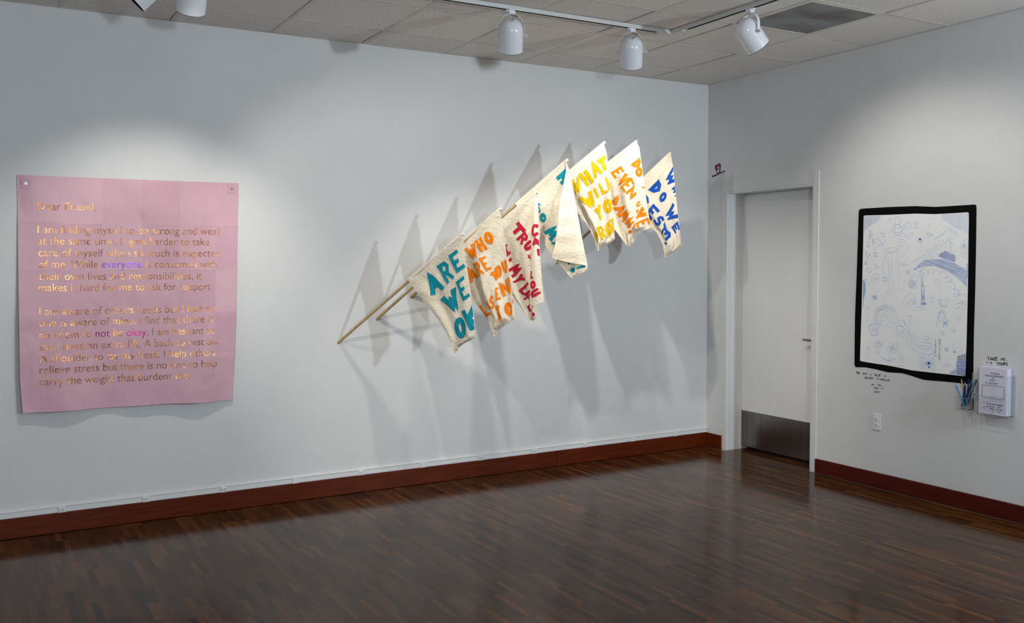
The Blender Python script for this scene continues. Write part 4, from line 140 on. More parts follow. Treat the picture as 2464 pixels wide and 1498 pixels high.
# ------------------------------------------------------------------ helpers
def lin(c):
    if isinstance(c, str): c = [int(c[i:i+2], 16) / 255 for i in (1, 3, 5)]
    return tuple(x / 12.92 if x <= .04045 else ((x + .055) / 1.055) ** 2.4 for x in c) + (1,)
class NT:
    def __init__(s, name):
        s.m = bpy.data.materials.new(name); s.m.use_nodes = True; s.t = s.m.node_tree; s.b = s.t.nodes['Principled BSDF']
    def n(s, typ, **kw):
        nd = s.t.nodes.new(typ)
        for k, v in kw.items():
            if k.startswith('i_'):
                key = k[2:]; nd.inputs[int(key) if key.isdigit() else key.replace('_', ' ')].default_value = v
            else: setattr(nd, k, v)
        return nd
    def l(s, a, b): s.t.links.new(a, b)
    def coord(s, scale=(1, 1, 1), kind='Object'):
        tc = s.n('ShaderNodeTexCoord'); mp = s.n('ShaderNodeMapping'); mp.inputs['Scale'].default_value = scale; s.l(tc.outputs[kind], mp.inputs[0]); return mp.outputs[0]
    def noise(s, vec, scale, detail=3, rough=.5, dist=0):
        nd = s.n('ShaderNodeTexNoise', i_Scale=scale, i_Detail=detail, i_Roughness=rough, i_Distortion=dist); s.l(vec, nd.inputs['Vector']); return nd.outputs['Fac']
    def ramp(s, fac, stops):
        r = s.n('ShaderNodeValToRGB'); e = r.color_ramp.elements
        while len(e) < len(stops): e.new(.5)
        for i, (p, c) in enumerate(stops): e[i].position = p; e[i].color = c
        s.l(fac, r.inputs[0]); return r.outputs[0]
    def mix(s, fac, a, b, mode='MIX'):
        m = s.n('ShaderNodeMix', data_type='RGBA', blend_type=mode)
        for v, i in ((fac, 0), (a, 6), (b, 7)):
            if hasattr(v, 'links'): s.l(v, m.inputs[i])
            else: m.inputs[i].default_value = v
        return m.outputs[2]
    def bump(s, h, strength, dist=.01, prev=None):
        b = s.n('ShaderNodeBump', i_Strength=strength, i_Distance=dist); s.l(h, b.inputs['Height'])
        if prev: s.l(prev, b.inputs['Normal'])
        s.l(b.outputs[0], s.b.inputs['Normal']); return b.outputs[0]
    def base(s, c, rough=.5, spec=.5, metal=0):
        if hasattr(c, 'links'): s.l(c, s.b.inputs['Base Color'])
        else: s.b.inputs['Base Color'].default_value = c
        s.b.inputs['Roughness'].default_value = rough; s.b.inputs['Specular IOR Level'].default_value = spec; s.b.inputs['Metallic'].default_value = metal
def plain(name, c, rough=.5, spec=.5, metal=0, bump=None, var=.06):
    t = NT(name); v = t.coord(); c = lin(c)
    f = t.noise(v, 9, 3)
    t.base(t.ramp(f, [(.3, tuple(x * (1 - var) for x in c[:3]) + (1,)), (.7, tuple(min(1, x * (1 + var)) for x in c[:3]) + (1,))]), rough, spec, metal)
    if bump: t.bump(t.noise(v, bump[0], 4), bump[1], bump[2])
    return t.m
def wallpaint(name, c, rough=.6, orange=.35):
    t = NT(name); v = t.coord(); c = lin(c)
    f = t.noise(v, 1.3, 4, .6)
    t.base(t.ramp(f, [(.3, tuple(x * .95 for x in c[:3]) + (1,)), (.7, tuple(min(1, x * 1.03) for x in c[:3]) + (1,))]), rough, .35)
    b = t.bump(t.noise(v, 130, 2), orange, .0015); t.bump(t.noise(t.coord((7, 7, 1.5)), 3, 3), .25, .004, b)
    return t.m
M = {}
M['wall'] = wallpaint('wall_paint', '#d3d4d4')
M['trim'] = wallpaint('trim_paint', '#dcdddd', .4, .12)
M['paper'] = wallpaint('drawing_paper', '#f4f6f6', .75, .3); M['wallsemi'] = wallpaint('frame_paint', '#d3d4d4', .45, .3)
M['black'] = plain('black_paint', '#070707', .8, .1, bump=(60, .1, .002), var=.1)
M['ink'] = plain('black_ink', '#101010', .5)
M['fixture'] = plain('white_enamel', '#dfe1e6', .18, .6, var=.02)
M['dark'] = plain('dark_cavity', '#0c0b0b', .8, .2)
M['cord'] = plain('grey_cord', '#8f8c84', .5)
M['track'] = plain('track_metal', '#c9cac7', .4, var=.02)
M['tee'] = plain('ceiling_tee', '#cfc9c0', .6, .3, var=.05)
M['dowel'] = None
M['steel'] = plain('satin_steel', '#9a9a98', .3, metal=1)
M['plastic'] = plain('outlet_plastic', '#dcdddd', .35, var=.02)
M['slot'] = plain('socket_slot', '#17120f', .8, .1)
def wood_dowel():
    t = NT('dowel_wood'); v = t.coord((60, 60, 4)); f = t.noise(v, 2, 4)
    t.base(t.ramp(f, [(.3, lin('#a88f63')), (.7, lin('#c4ad80'))]), .5, .3); return t.m
M['dowel'] = wood_dowel()
def cloth_mat():
    t = NT('canvas_cloth'); v = t.coord((1, 1, 1)); c = t.noise(v, 6, 4)
    t.base(t.ramp(c, [(.3, lin('#dcd0ba')), (.7, lin('#e9dfcb'))]), .9, .15)
    t.b.inputs['Sheen Weight'].default_value = .1
    vo = t.n('ShaderNodeTexVoronoi', feature='DISTANCE_TO_EDGE', i_Scale=13.0); nn = t.n('ShaderNodeTexNoise', i_Scale=11.0, i_Detail=4.0, i_Distortion=1.0)
    t.l(v, nn.inputs['Vector']); mx = t.n('ShaderNodeVectorMath', operation='MULTIPLY_ADD'); t.l(nn.outputs['Color'], mx.inputs[0]); mx.inputs[1].default_value = (.3, .3, .3); t.l(v, mx.inputs[2]); t.l(mx.outputs[0], vo.inputs['Vector'])
    b = t.bump(t.noise(v, 22, 5, .6, 1.2), .55, .011)
    b = t.bump(t.noise(v, 900, 2), .25, .0006, b)
    r = t.ramp(vo.outputs['Distance'], [(0, (0, 0, 0, 1)), (.3, (1, 1, 1, 1))]); t.bump(r, .22, .004, b)
    return t.m
M['cloth'] = cloth_mat()
def felt(name, c):
    t = NT(name); v = t.coord(); c = lin(c)
    t.base(t.ramp(t.noise(v, 30, 3), [(.3, tuple(x * .82 for x in c[:3]) + (1,)), (.7, c)]), .8, .15)
    wv = t.n('ShaderNodeTexWave', i_Scale=22.0, i_Distortion=9.0, i_Detail=3.0); t.l(v, wv.inputs['Vector'])
    t.bump(wv.outputs['Fac'], .6, .003); return t.m
FELT = [felt('teal_cloth', '#0f93a3'), felt('orange_cloth', '#fb860a'), felt('red_cloth', '#c8213f'), felt('yellow_cloth', '#e4b60a'), felt('blue_cloth', '#1f55b5')]
def poster_mat(i):
    t = NT('pink_paper_%s' % 'abc'[i]); v = t.coord(); c = [lin('#d2a6b3'), lin('#d5abb8'), lin('#cea1af')][i]
    f = t.noise(v, 3, 5)
    t.base(t.ramp(f, [(.3, tuple(x * .93 for x in c[:3]) + (1,)), (.7, c)]), .42, .4)
    b = t.bump(t.noise(t.coord((1, 1, .7)), 5, 2, .45, .3), .65, .03)
    t.bump(t.noise(t.coord((14, 14, 3)), 2.5, 3), .12, .01, b)
    return t.m
PINK = [poster_mat(i) for i in range(3)]
def foil(name, c, c2):
    t = NT(name); v = t.coord()
    t.base(t.ramp(t.noise(v, 15, 2), [(.35, lin(c)), (.65, lin(c2))]), .28, .5, 1)
    t.bump(t.noise(v, 12, 1, .4, .4), .45, .012); return t.m
FOIL = [foil('gold_foil', '#8f5a2a', '#be8644'), foil('violet_foil', '#5a2f9c', '#6c40b0'), foil('magenta_foil', '#850f42', '#7a105c')]
def floor_mat():
    t = NT('parquet_oak'); v = t.coord((1, 1, 1)); at = t.n('ShaderNodeAttribute', attribute_name='tone'); oi = t.n('ShaderNodeObjectInfo')
    ad = t.n('ShaderNodeMath', operation='ADD'); t.l(at.outputs['Fac'], ad.inputs[0]); md = t.n('ShaderNodeMath', operation='MULTIPLY'); t.l(oi.outputs['Random'], md.inputs[0]); t.l(at.outputs['Alpha'], md.inputs[1]) 
    t.l(md.outputs[0], ad.inputs[1])
    geo = t.n('ShaderNodeNewGeometry'); mp = t.n('ShaderNodeMapping'); mp.inputs['Scale'].default_value = (70, 5, 5); 
    sh = t.n('ShaderNodeVectorMath', operation='MULTIPLY_ADD'); cmb = t.n('ShaderNodeCombineXYZ'); t.l(ad.outputs[0], cmb.inputs[0]); t.l(ad.outputs[0], cmb.inputs[1]); t.l(cmb.outputs[0], sh.inputs[0]); sh.inputs[1].default_value = (3, 9, 0); t.l(geo.outputs['Position'], sh.inputs[2]); t.l(sh.outputs[0], mp.inputs[0])
    g = t.noise(mp.outputs[0], 2.4, 5, .65, .8)
    tone = t.ramp(ad.outputs[0], [(0, lin(FLOOR_C[0])), (.45, lin(FLOOR_C[1])), (1, lin(FLOOR_C[2]))])
    gr = t.ramp(g, [(.3, (.58, .55, .52, 1)), (.68, (1.2, 1.17, 1.14, 1))])
    t.base(t.mix(1.0, tone, gr, 'MULTIPLY'), .2, .15)
    r = t.n('ShaderNodeMapRange', i_3=.10, i_4=.19); t.l(t.noise(t.coord(), 1.6, 4, .6), r.inputs[0]); t.l(r.outputs[0], t.b.inputs['Roughness'])
    t.bump(g, .06, .0008); return t.m
FLOOR_C = ('#291607', '#422610', '#613b19')
M['floor'] = floor_mat()
def tile_mat():
    t = NT('acoustic_tile'); v = t.coord(); oi = t.n('ShaderNodeObjectInfo')
    base = t.ramp(oi.outputs['Random'], [(0, lin('#dcd7d2')), (1, lin('#e4dfda'))])
    vo = t.n('ShaderNodeTexVoronoi', i_Scale=140.0); t.l(v, vo.inputs['Vector']); n1 = t.noise(v, 60, 2)
    m = t.n('ShaderNodeMath', operation='MULTIPLY'); t.l(vo.outputs['Distance'], m.inputs[0]); 
    sel = t.ramp(vo.outputs['Distance'], [(.16, (1, 1, 1, 1)), (.26, (0, 0, 0, 1))]); sel2 = t.ramp(n1, [(.44, (0, 0, 0, 1)), (.5, (1, 1, 1, 1))])
    f = t.mix(1.0, sel, sel2, 'MULTIPLY')
    t.base(t.mix(f, base, lin('#5d544c')), .9, .1); t.bump(t.noise(v, 220, 2), .3, .002); return t.m
M['tile'] = tile_mat()
def bb_mat(c='#602407', c2='#481603'):
    t = NT('mahogany_board'); v = t.coord((1.2, 1.2, 22)); t.base(t.ramp(t.noise(v, 4, 4), [(.3, lin(c2)), (.7, lin(c))]), .4, .2); return t.m
M['mahog'] = bb_mat()
def kick_mat():
    t = NT('brushed_kick_plate'); t.base(t.ramp(t.noise(t.coord((20, 20, .4)), 3, 3), [(.3, lin('#77726d')), (.7, lin('#8d8883'))]), .28, .5, 1)
    t.bump(t.noise(t.coord((60, 60, 1)), 4, 3), .08, .002); return t.m
M['kick'] = kick_mat()
def vent_mat():
    t = NT('vent_mesh'); v = t.coord()
    st = t.noise(t.coord((1.3, 3, 1)), 1.6, 2)
    c = t.ramp(st, [(.42, lin('#a3a5a6')), (.64, lin('#7a746c'))])
    vo = t.n('ShaderNodeTexVoronoi', i_Scale=150.0, i_Randomness=0.0); t.l(v, vo.inputs['Vector'])
    h = t.ramp(vo.outputs['Distance'], [(.32, lin('#1a1a1a')), (.4, (1, 1, 1, 1))])
    t.base(t.mix(1.0, c, h, 'MULTIPLY'), .5, .4); return t.m
M['vent'] = vent_mat()
def acrylic():
    t = NT('clear_acrylic'); t.t.nodes.remove(t.b); out = t.t.nodes['Material Output']
    tr = t.n('ShaderNodeBsdfTransparent'); tr.inputs[0].default_value = (.985, .99, .99, 1); gl = t.n('ShaderNodeBsdfGlossy'); gl.inputs['Roughness'].default_value = .03
    fr = t.n('ShaderNodeLayerWeight', i_Blend=.12); mx = t.n('ShaderNodeMixShader'); mm = t.n('ShaderNodeMath', operation='MULTIPLY', i_1=.4); t.l(fr.outputs['Facing'], mm.inputs[0]); t.l(mm.outputs[0], mx.inputs[0]); t.l(tr.outputs[0], mx.inputs[1]); t.l(gl.outputs[0], mx.inputs[2]); t.l(mx.outputs[0], out.inputs[0]); return t.m
M['acrylic'] = acrylic()
M['acrylic_edge'] = plain('acrylic_edge', '#a9aaa8', .15)
M['booklet'] = plain('booklet_paper', '#d6d5e6', .6, .3, var=.02)
PENC = [plain('pale_pencil', '#a0b8e6', .9, .1, var=.25), plain('blue_pencil', '#6b93e0', .9, .1, var=.25), plain('indigo_pencil', '#5470c6', .9, .1, var=.25), plain('cyan_pencil', '#2c8ad0', .9, .1, var=.25), plain('slate_pencil', '#6c7590', .9, .1, var=.25)]

def mesh(name, verts, faces, m=None, parent=None, smooth=False, mats=None, mi=None):
    me = bpy.data.meshes.new(name); me.from_pydata([tuple(v) for v in verts], [], faces); me.validate()
    for x in (mats or ([m] if m else [])): me.materials.append(x)
    if mi: me.polygons.foreach_set('material_index', mi)
    if smooth: me.polygons.foreach_set('use_smooth', [True] * len(me.polygons))
    me.update(); o = bpy.data.objects.new(name, me); COL.objects.link(o)
    if parent: o.parent = parent
    return o
def thing(name, label, cat, loc=(0, 0, 0), group=None):
    o = bpy.data.objects.new(name, None); o.empty_display_size = .05; COL.objects.link(o); o.location = loc; return tag(o, label, cat, group)
def tag(o, label, cat, group=None):
    o['label'] = label; o['category'] = cat
    if group: o['group'] = group
    return o
def struct(o): o['kind'] = 'structure'; return o
class MB:
    def __init__(s): s.v = []; s.f = []; s.mi = []
    def add(s, v, f, mi=0): k = len(s.v); s.v += [tuple(x) for x in v]; s.f += [tuple(i + k for i in q) for q in f]; s.mi += [mi] * len(f)
    def box(s, x0, x1, y0, y1, z0, z1, mi=0, R=None, T=None):
        v = [(x, y, z) for x in (x0, x1) for y in (y0, y1) for z in (z0, z1)]
        if R is not None: v = [R @ Vector(q) for q in v]
        if T is not None: v = [Vector(q) + Vector(T) for q in v]
        s.add(v, [(0, 1, 3, 2), (4, 6, 7, 5), (0, 4, 5, 1), (2, 3, 7, 6), (0, 2, 6, 4), (1, 5, 7, 3)], mi)
    def bevbox(s, x0, x1, y0, y1, z0, z1, b, mi=0, R=None, T=None):
        bm = bmesh.new(); bmesh.ops.create_cube(bm, size=1)
        for q in bm.verts: q.co = Vector(((x0 + x1) / 2 + q.co.x * (x1 - x0), (y0 + y1) / 2 + q.co.y * (y1 - y0), (z0 + z1) / 2 + q.co.z * (z1 - z0)))
        bmesh.ops.bevel(bm, geom=bm.edges[:], offset=b, segments=2, affect='EDGES', profile=.5)
        vs = [q.co.copy() for q in bm.verts]; fs = [[q.index for q in f.verts] for f in bm.faces]; bm.free()
        if R is not None: vs = [R @ q for q in vs]
        if T is not None: vs = [q + Vector(T) for q in vs]
        s.add(vs, fs, mi)
    def tube(s, pts, r, n=10, mi=0, caps=True, r2=None, flat=1.0, up=(0, 0, 1)):
        pts = [Vector(p) for p in pts]; rings = []
        for i, p in enumerate(pts):
            d = (pts[min(i + 1, len(pts) - 1)] - pts[max(i - 1, 0)]).normalized(); u = Vector(up)
            if abs(d.dot(u)) > .98: u = Vector((1, 0, 0))
            a = d.cross(u).normalized(); b = a.cross(d).normalized(); rr = r if r2 is None else r + (r2 - r) * i / (len(pts) - 1)
            rings.append([p + a * rr * math.cos(2 * math.pi * k / n) + b * rr * flat * math.sin(2 * math.pi * k / n) for k in range(n)])
        v = [q for R_ in rings for q in R_]; f = [(i * n + k, i * n + (k + 1) % n, (i + 1) * n + (k + 1) % n, (i + 1) * n + k) for i in range(len(pts) - 1) for k in range(n)]
        if caps: f += [tuple(range(n))[::-1], tuple((len(pts) - 1) * n + k for k in range(n))]
        s.add(v, f, mi)
    def lathe(s, prof, n=32, mi=0, X=None):
        v = []; f = []
        for r, z in prof: v += [Vector((r * math.cos(2 * math.pi * k / n), r * math.sin(2 * math.pi * k / n), z)) for k in range(n)]
        if X is not None: v = [X @ q for q in v]
        for i in range(len(prof) - 1): f += [(i * n + k, i * n + (k + 1) % n, (i + 1) * n + (k + 1) % n, (i + 1) * n + k) for k in range(n)]
        s.add(v, f, mi)
    def build(s, name, m=None, parent=None, smooth=False, mats=None): return mesh(name, s.v, s.f, m, parent, smooth, mats, s.mi if mats else None)
def autosmooth(o, ang=35):
    me = o.data; bm = bmesh.new(); bm.from_mesh(me)
    for e in bm.edges: e.smooth = len(e.link_faces) < 2 or e.calc_face_angle(0) < math.radians(ang)
    for f in bm.faces: f.smooth = True
    bm.to_mesh(me); bm.free(); return o
def ribbon(pts, w, sub=None, closed=False):
    """flat stroke of width w along 2D pts -> verts, quads"""
    P = [np.array(p, float) for p in pts]
    if closed is False and len(P) > 2 and np.linalg.norm(P[0] - P[-1]) < 1e-6: closed = True
    if closed: P = P[:-1]
    if sub:
        Q = []; n = len(P)
        for i in range(n if closed else n - 1):
            a, b = P[i], P[(i + 1) % n]; k = max(1, int(math.ceil(np.linalg.norm(b - a) / sub)))
            Q += [a + (b - a) * j / k for j in range(k)]
        if not closed: Q.append(P[-1])
        P = Q
    n = len(P); V = []
    for i in range(n):
        a = P[i - 1] if (i > 0 or closed) else None; b = P[(i + 1) % n] if (i < n - 1 or closed) else None
        d1 = (P[i] - a) if a is not None else (b - P[i]); d2 = (b - P[i]) if b is not None else d1
        d1 = d1 / (np.linalg.norm(d1) + 1e-9); d2 = d2 / (np.linalg.norm(d2) + 1e-9)
        n1 = np.array([-d1[1], d1[0]]); n2 = np.array([-d2[1], d2[0]]); m = n1 + n2; L = np.linalg.norm(m)
        if L < .3: m = n1; k = 1
        else: m = m / L; k = min(1.9, 1 / max(.3, float(m @ n1)))
        V.append(P[i] + m * w / 2 * k); V.append(P[i] - m * w / 2 * k)
    F = [(2 * i, 2 * i + 1, 2 * i + 3, 2 * i + 2) for i in range(n - 1)]
    if closed: F.append((2 * n - 2, 2 * n - 1, 1, 0))
    return V, F
def widen(v, f, n=5):   # more columns across a stroke
    m = len(v) // 2; V = [v[2 * i] + (v[2 * i + 1] - v[2 * i]) * k / (n - 1) for i in range(m) for k in range(n)]; F = []
    for a, b_, c, d in f:
        i, j = a // 2, d // 2; F += [(i * n + k, i * n + k + 1, j * n + k + 1, j * n + k) for k in range(n - 1)]
    return V, F
def arc(cx, cy, rx, ry, a0, a1, n=10): return [(cx + rx * math.cos(math.radians(a0 + (a1 - a0) * i / n)), cy + ry * math.sin(math.radians(a0 + (a1 - a0) * i / n))) for i in range(n + 1)]
GL = {'A': [[(0, 0), (.5, 1), (1, 0)], [(.22, .33), (.78, .33)]], 'B': [[(0, 0), (0, 1), (.6, 1), (.9, .78), (.6, .53), (0, .53)], [(.6, .53), (1, .27), (.65, 0), (0, 0)]],
 'C': [arc(.6, .5, .6, .5, 50, 310)], 'D': [[(0, 0), (0, 1), (.55, .95), (1, .5), (.55, .05), (0, 0)]], 'E': [[(1, 1), (0, 1), (0, 0), (1, 0)], [(0, .5), (.8, .5)]], 'F': [[(1, 1), (0, 1), (0, 0)], [(0, .52), (.8, .52)]],
 'G': [arc(.55, .5, .55, .5, 50, 330) + [(1, .48), (.6, .48)]], 'H': [[(0, 0), (0, 1)], [(1, 0), (1, 1)], [(0, .5), (1, .5)]], 'I': [[(.5, 0), (.5, 1)]], 'J': [[(.8, 1), (.8, .2), (.5, 0), (.1, .2)]],
 'K': [[(0, 0), (0, 1)], [(1, 1), (.05, .48), (1, 0)]], 'L': [[(0, 1), (0, 0), (1, 0)]], 'M': [[(0, 0), (.12, 1), (.5, .35), (.88, 1), (1, 0)]], 'N': [[(0, 0), (0, 1), (1, 0), (1, 1)]], 'O': [arc(.5, .5, .5, .5, 0, 360, 16)],
 'P': [[(0, 0), (0, 1), (.7, 1), (1, .75), (.7, .48), (0, .48)]], 'R': [[(0, 0), (0, 1), (.7, 1), (.95, .76), (.65, .5), (0, .5)], [(.4, .5), (1, 0)]], 'S': [[(.95, .88), (.6, 1), (.15, .85), (.15, .62), (.85, .4), (.9, .15), (.5, 0), (0, .1)]],
 'T': [[(0, 1), (1, 1)], [(.5, 1), (.5, 0)]], 'U': [[(0, 1), (.05, .3), (.3, 0), (.7, 0), (.95, .3), (1, 1)]], 'V': [[(0, 1), (.5, 0), (1, 1)]], 'W': [[(0, 1), (.25, 0), (.5, .6), (.75, 0), (1, 1)]], 'Y': [[(0, 1), (.5, .5), (1, 1)], [(.5, .5), (.5, 0)]],
 '?': [[(0, .8), (.3, 1), (.8, .95), (1, .7), (.5, .45), (.45, .25)], [(.4, .0), (.5, .08)]], '.': [], '-': [[(0, .5), (1, .5)]], '+': [[(.5, .15), (.5, .85)], [(.1, .5), (.9, .5)]], ',': [[(.5, .1), (.3, -.2)]], "'": [[(.5, 1), (.5, .7)]],
 '(': [[(.8, 1.05), (.4, .5), (.8, -.05)]], ')': [[(.2, 1.05), (.6, .5), (.2, -.05)]], '2': [[(0, .8), (.4, 1), (.9, .75), (0, 0), (1, 0)]], '0': [arc(.5, .4, .45, .4, 0, 360, 10)], '1': [[(.5, 0), (.5, 1)]], '&': [[(1, 0), (.2, .8), (.5, 1), (.7, .8), (0, .3), (.4, 0), (.9, .4)]],
 'h': [[(0, 0), (0, 1)], [(0, .5), (.5, .6), (.9, .4), (.9, 0)]], 'w': [[(0, .55), (.25, 0), (.5, .45), (.75, 0), (1, .55)]], 'o': [arc(.5, .3, .45, .3, 0, 360, 12)], 'r': [[(.2, 0), (.2, .6)], [(.2, .35), (.5, .6), (.9, .55)]], 'm': [[(0, 0), (0, .6), (.45, .5), (.5, 0)], [(.5, .4), (.8, .6), (1, .45), (1, 0)]]}
def write(word, bl, br, tl, wfrac=.1, gap=.28):
    """strokes of a hand-lettered word in the parallelogram bl, br, tl -> verts, faces in 2D"""
    bl, br, tl = (np.array(q, float) for q in (bl, br, tl)); X = br - bl; U = tl - bl; n = len(word); V = []; F = []
    unit = 1 / (n - gap if n > 1 else 1); h = np.linalg.norm(U)
    for i, ch in enumerate(word):
        for pl in GL.get(ch, GL.get(ch.upper(), [])):
            P = [bl + X * (i + x * (1 - gap)) * unit + U * (y + .06 * math.sin(i * 2.3 + x)) for x, y in pl]
            if ch == 'I' or ch == '1': P = [p_ - X * .15 * unit for p_ in P]
            v, f = ribbon(P, h * wfrac); k = len(V); V += v; F += [tuple(a + k for a in q) for q in f]
    return V, F

# ------------------------------------------------------------------ room shell
H = 3.0313; XL, YB = -8.2, -9.2; T6 = .6096
b = MB(); b.box(XL - .2, .35, 0, .25, -.05, H + .3); struct(b.build('wall_left', M['wall']))
DY0, DY1, DZ = -1.148, -.234, 2.12
b = MB(); b.box(0, .3, DY1, 0, -.05, H + .3); b.box(0, .3, YB, DY0, -.05, H + .3); b.box(0, .3, DY0, DY1, DZ, H + .3); struct(b.build('wall_right', M['wall']))
b = MB(); b.box(XL - .2, .3, YB - .2, YB, -.05, H + .3); struct(b.build('wall_back', M['wall']))
b = MB(); b.box(XL - .2, XL, YB, 0, -.05, H + .3); struct(b.build('wall_far', M['wall']))
# ceiling: plenum slab, tee grid, one tile per bay
b = MB(); b.box(XL - .2, .35, YB - .2, .25, H + .06, H + .1)
ceil = struct(b.build('ceiling', M['dark']))
gx = [-.006 - k * T6 for k in range(14)]; gy = [0] + [-(.3925 + k * T6) for k in range(15)]
b = MB()
for x in gx[1:]: b.box(x - .012, x + .012, YB, 0, H - .0015, H + .0005); b.box(x - .001, x + .001, YB, 0, H, H + .03)
for y in gy[1:]: b.box(XL, 0, y - .012, y + .012, H - .001, H + .001); b.box(XL, 0, y - .001, y + .001, H, H + .03)
b.box(XL, 0, -.02, 0, H - .002, H); b.box(-.02, 0, YB, -.02, H - .002, H)
b.build('ceiling_grid', M['tee'], ceil)
def tile_mesh(wx, wy):
    m = MB(); m.bevbox(-wx / 2, wx / 2, -wy / 2, wy / 2, -.004, .016, .0015); return m
tmeshes = {}
rnd = random.Random(3)
VENT = None
for i in range(13):
    for j in range(15):
        x1, x0 = gx[i] - .012, gx[i + 1] + .012; y1, y0 = gy[j] - .012, gy[j + 1] + .012
        if i == 0: x1 = -.02
        if j == 0: y1 = -.02
        if x0 < XL or y0 < YB: continue
        if i == 1 and j == 3: VENT = ((x0 + x1) / 2, (y0 + y1) / 2, x1 - x0, y1 - y0); continue
        gxx, gyy = rnd.choice((.001, .003, .006)), rnd.choice((.001, .003, .007)); key = (round(x1 - x0, 3), round(y1 - y0, 3), gxx, gyy)
        if key not in tmeshes:
            o = tile_mesh(x1 - x0 - gxx, y1 - y0 - gyy).build('ceiling_tile', M['tile'], ceil); tmeshes[key] = o.data
        else: o = bpy.data.objects.new('ceiling_tile', tmeshes[key]); COL.objects.link(o); o.parent = ceil
        o.location = ((x0 + x1) / 2 + rnd.choice((-1, 1)) * gxx / 2, (y0 + y1) / 2 + rnd.choice((-1, 1)) * gyy / 2, H + .004)
        o.rotation_euler = (rnd.uniform(-.004, .004), rnd.uniform(-.004, .004), rnd.choice((0, math.pi)))
vx, vy, vw, vh = VENT
v = thing('ceiling_vent', 'grey perforated square ceiling vent with a brown dust stain', 'vent', (vx, vy, H))
b = MB()
for (a0, a1, c0, c1) in ((-vw / 2, vw / 2, -vh / 2, -vh / 2 + .018), (-vw / 2, vw / 2, vh / 2 - .018, vh / 2), (-vw / 2, -vw / 2 + .018, -vh / 2 + .018, vh / 2 - .018), (vw / 2 - .018, vw / 2, -vh / 2 + .018, vh / 2 - .018)): b.box(a0, a1, c0, c1, -.002, .01)
b.build('vent_frame', M['tee'], v)
b = MB(); b.box(-vw / 2 + .018, vw / 2 - .018, -vh / 2 + .018, vh / 2 - .018, .001, .006); b.build('perforated_panel', M['vent'], v)
# floor: bed and staves
b = MB(); b.box(XL, .5, YB, .25, -.1, -.012); floor = struct(b.build('floor', M['dark']))
SW = .0317; staves = []
rnd = random.Random(11)
ncol = int(-XL / SW) + 14
blk = {}
for c in range(ncol):
    xb = .36 - c * SW; bk = c // 9
    if bk not in blk: blk[bk] = (rnd.uniform(0, .464), {})
    ph, tones = blk[bk]; y = .0 + ph if xb < 0 else -.1
    k = 0
    y = .464 - ph
    while y > YB:
        if k not in tones: tones[k] = rnd.uniform(-.1, .1)
        L = .464; cut = rnd.random() < .8; y2 = y - L; ycut = y - L / 2 - rnd.choice((0, 0, 0, .06, -.07))
        for (ya, yb) in (((y, ycut), (ycut, y2)) if cut else ((y, y2),)):
            top, bot = min(ya, 0 if xb - SW < 0 else DY1 - .002), max(yb, YB)
            if xb > 0.005: top, bot = min(ya, DY1 - .002), max(yb, DY0 + .002)
            if top - bot > .012: staves.append((xb - SW / 2, (top + bot) / 2, top - bot, min(1, max(0, rnd.gauss(.45, .22) + tones[k]))))
        y = y2; k += 1
def scr(x, y):
    d = Vector((x, y, 0)) - CPOS; z = d.dot(CF_); return (1232 + 2244.9 * d.dot(CR_) / z, 749 - 2244.9 * d.dot(CU_) / z, z) if z > .1 else (-1, -1, 1e9)
vis = []
for i, s_ in enumerate(staves):
    p = scr(s_[0], s_[1])
    if -20 < p[0] < 2484 and p[1] < 1510: vis.append((p[2], i))
vis.sort(); single = {i for _, i in vis[:300]}
def stave_geo(mb, cx, cy, L, W=SW):
    g = .00003; x0, x1, y0, y1 = cx - W / 2 + g, cx + W / 2 - g, cy - L / 2 + g, cy + L / 2 - g; e = .0001
    v = [(x0, y0, -.012), (x1, y0, -.012), (x1, y1, -.012), (x0, y1, -.012), (x0, y0, -e), (x1, y0, -e), (x1, y1, -e), (x0, y1, -e), (x0 + e, y0 + e, 0), (x1 - e, y0 + e, 0), (x1 - e, y1 - e, 0), (x0 + e, y1 - e, 0)]
    mb.add(v, [(0, 1, 5, 4), (1, 2, 6, 5), (2, 3, 7, 6), (3, 0, 4, 7), (4, 5, 9, 8), (5, 6, 10, 9), (6, 7, 11, 10), (7, 4, 8, 11), (8, 9, 10, 11)])
def set_tone(me, vals, alpha):
    a = me.attributes.new('tone', 'FLOAT_COLOR', 'FACE'); arr = np.zeros((len(me.polygons), 4), np.float32); arr[:, 0] = arr[:, 1] = arr[:, 2] = vals; arr[:, 3] = alpha; a.data.foreach_set('color', arr.ravel())
b = MB(); tv = []
for i, s_ in enumerate(staves):
    if i in single: continue
    stave_geo(b, *s_[:3]); tv += [s_[3]] * 9
o = b.build('parquet_staves', M['floor'], floor); set_tone(o.data, np.array(tv), 0.); o['kind'] = 'stuff'
smesh = {}
for i in sorted(single):
    cx, cy, L, tn = staves[i]; key = (round(L, 2), round(tn * 5))
    if key not in smesh:
        b = MB(); stave_geo(b, 0, 0, L); o = b.build('parquet_stave', M['floor'], floor); set_tone(o.data, round(tn * 5) / 5, .05); smesh[key] = (o.data, L)
    else:
        o = bpy.data.objects.new('parquet_stave', smesh[key][0]); COL.objects.link(o); o.parent = floor; o.scale.y = L / smesh[key][1]
    o.location = (cx, cy, 0)
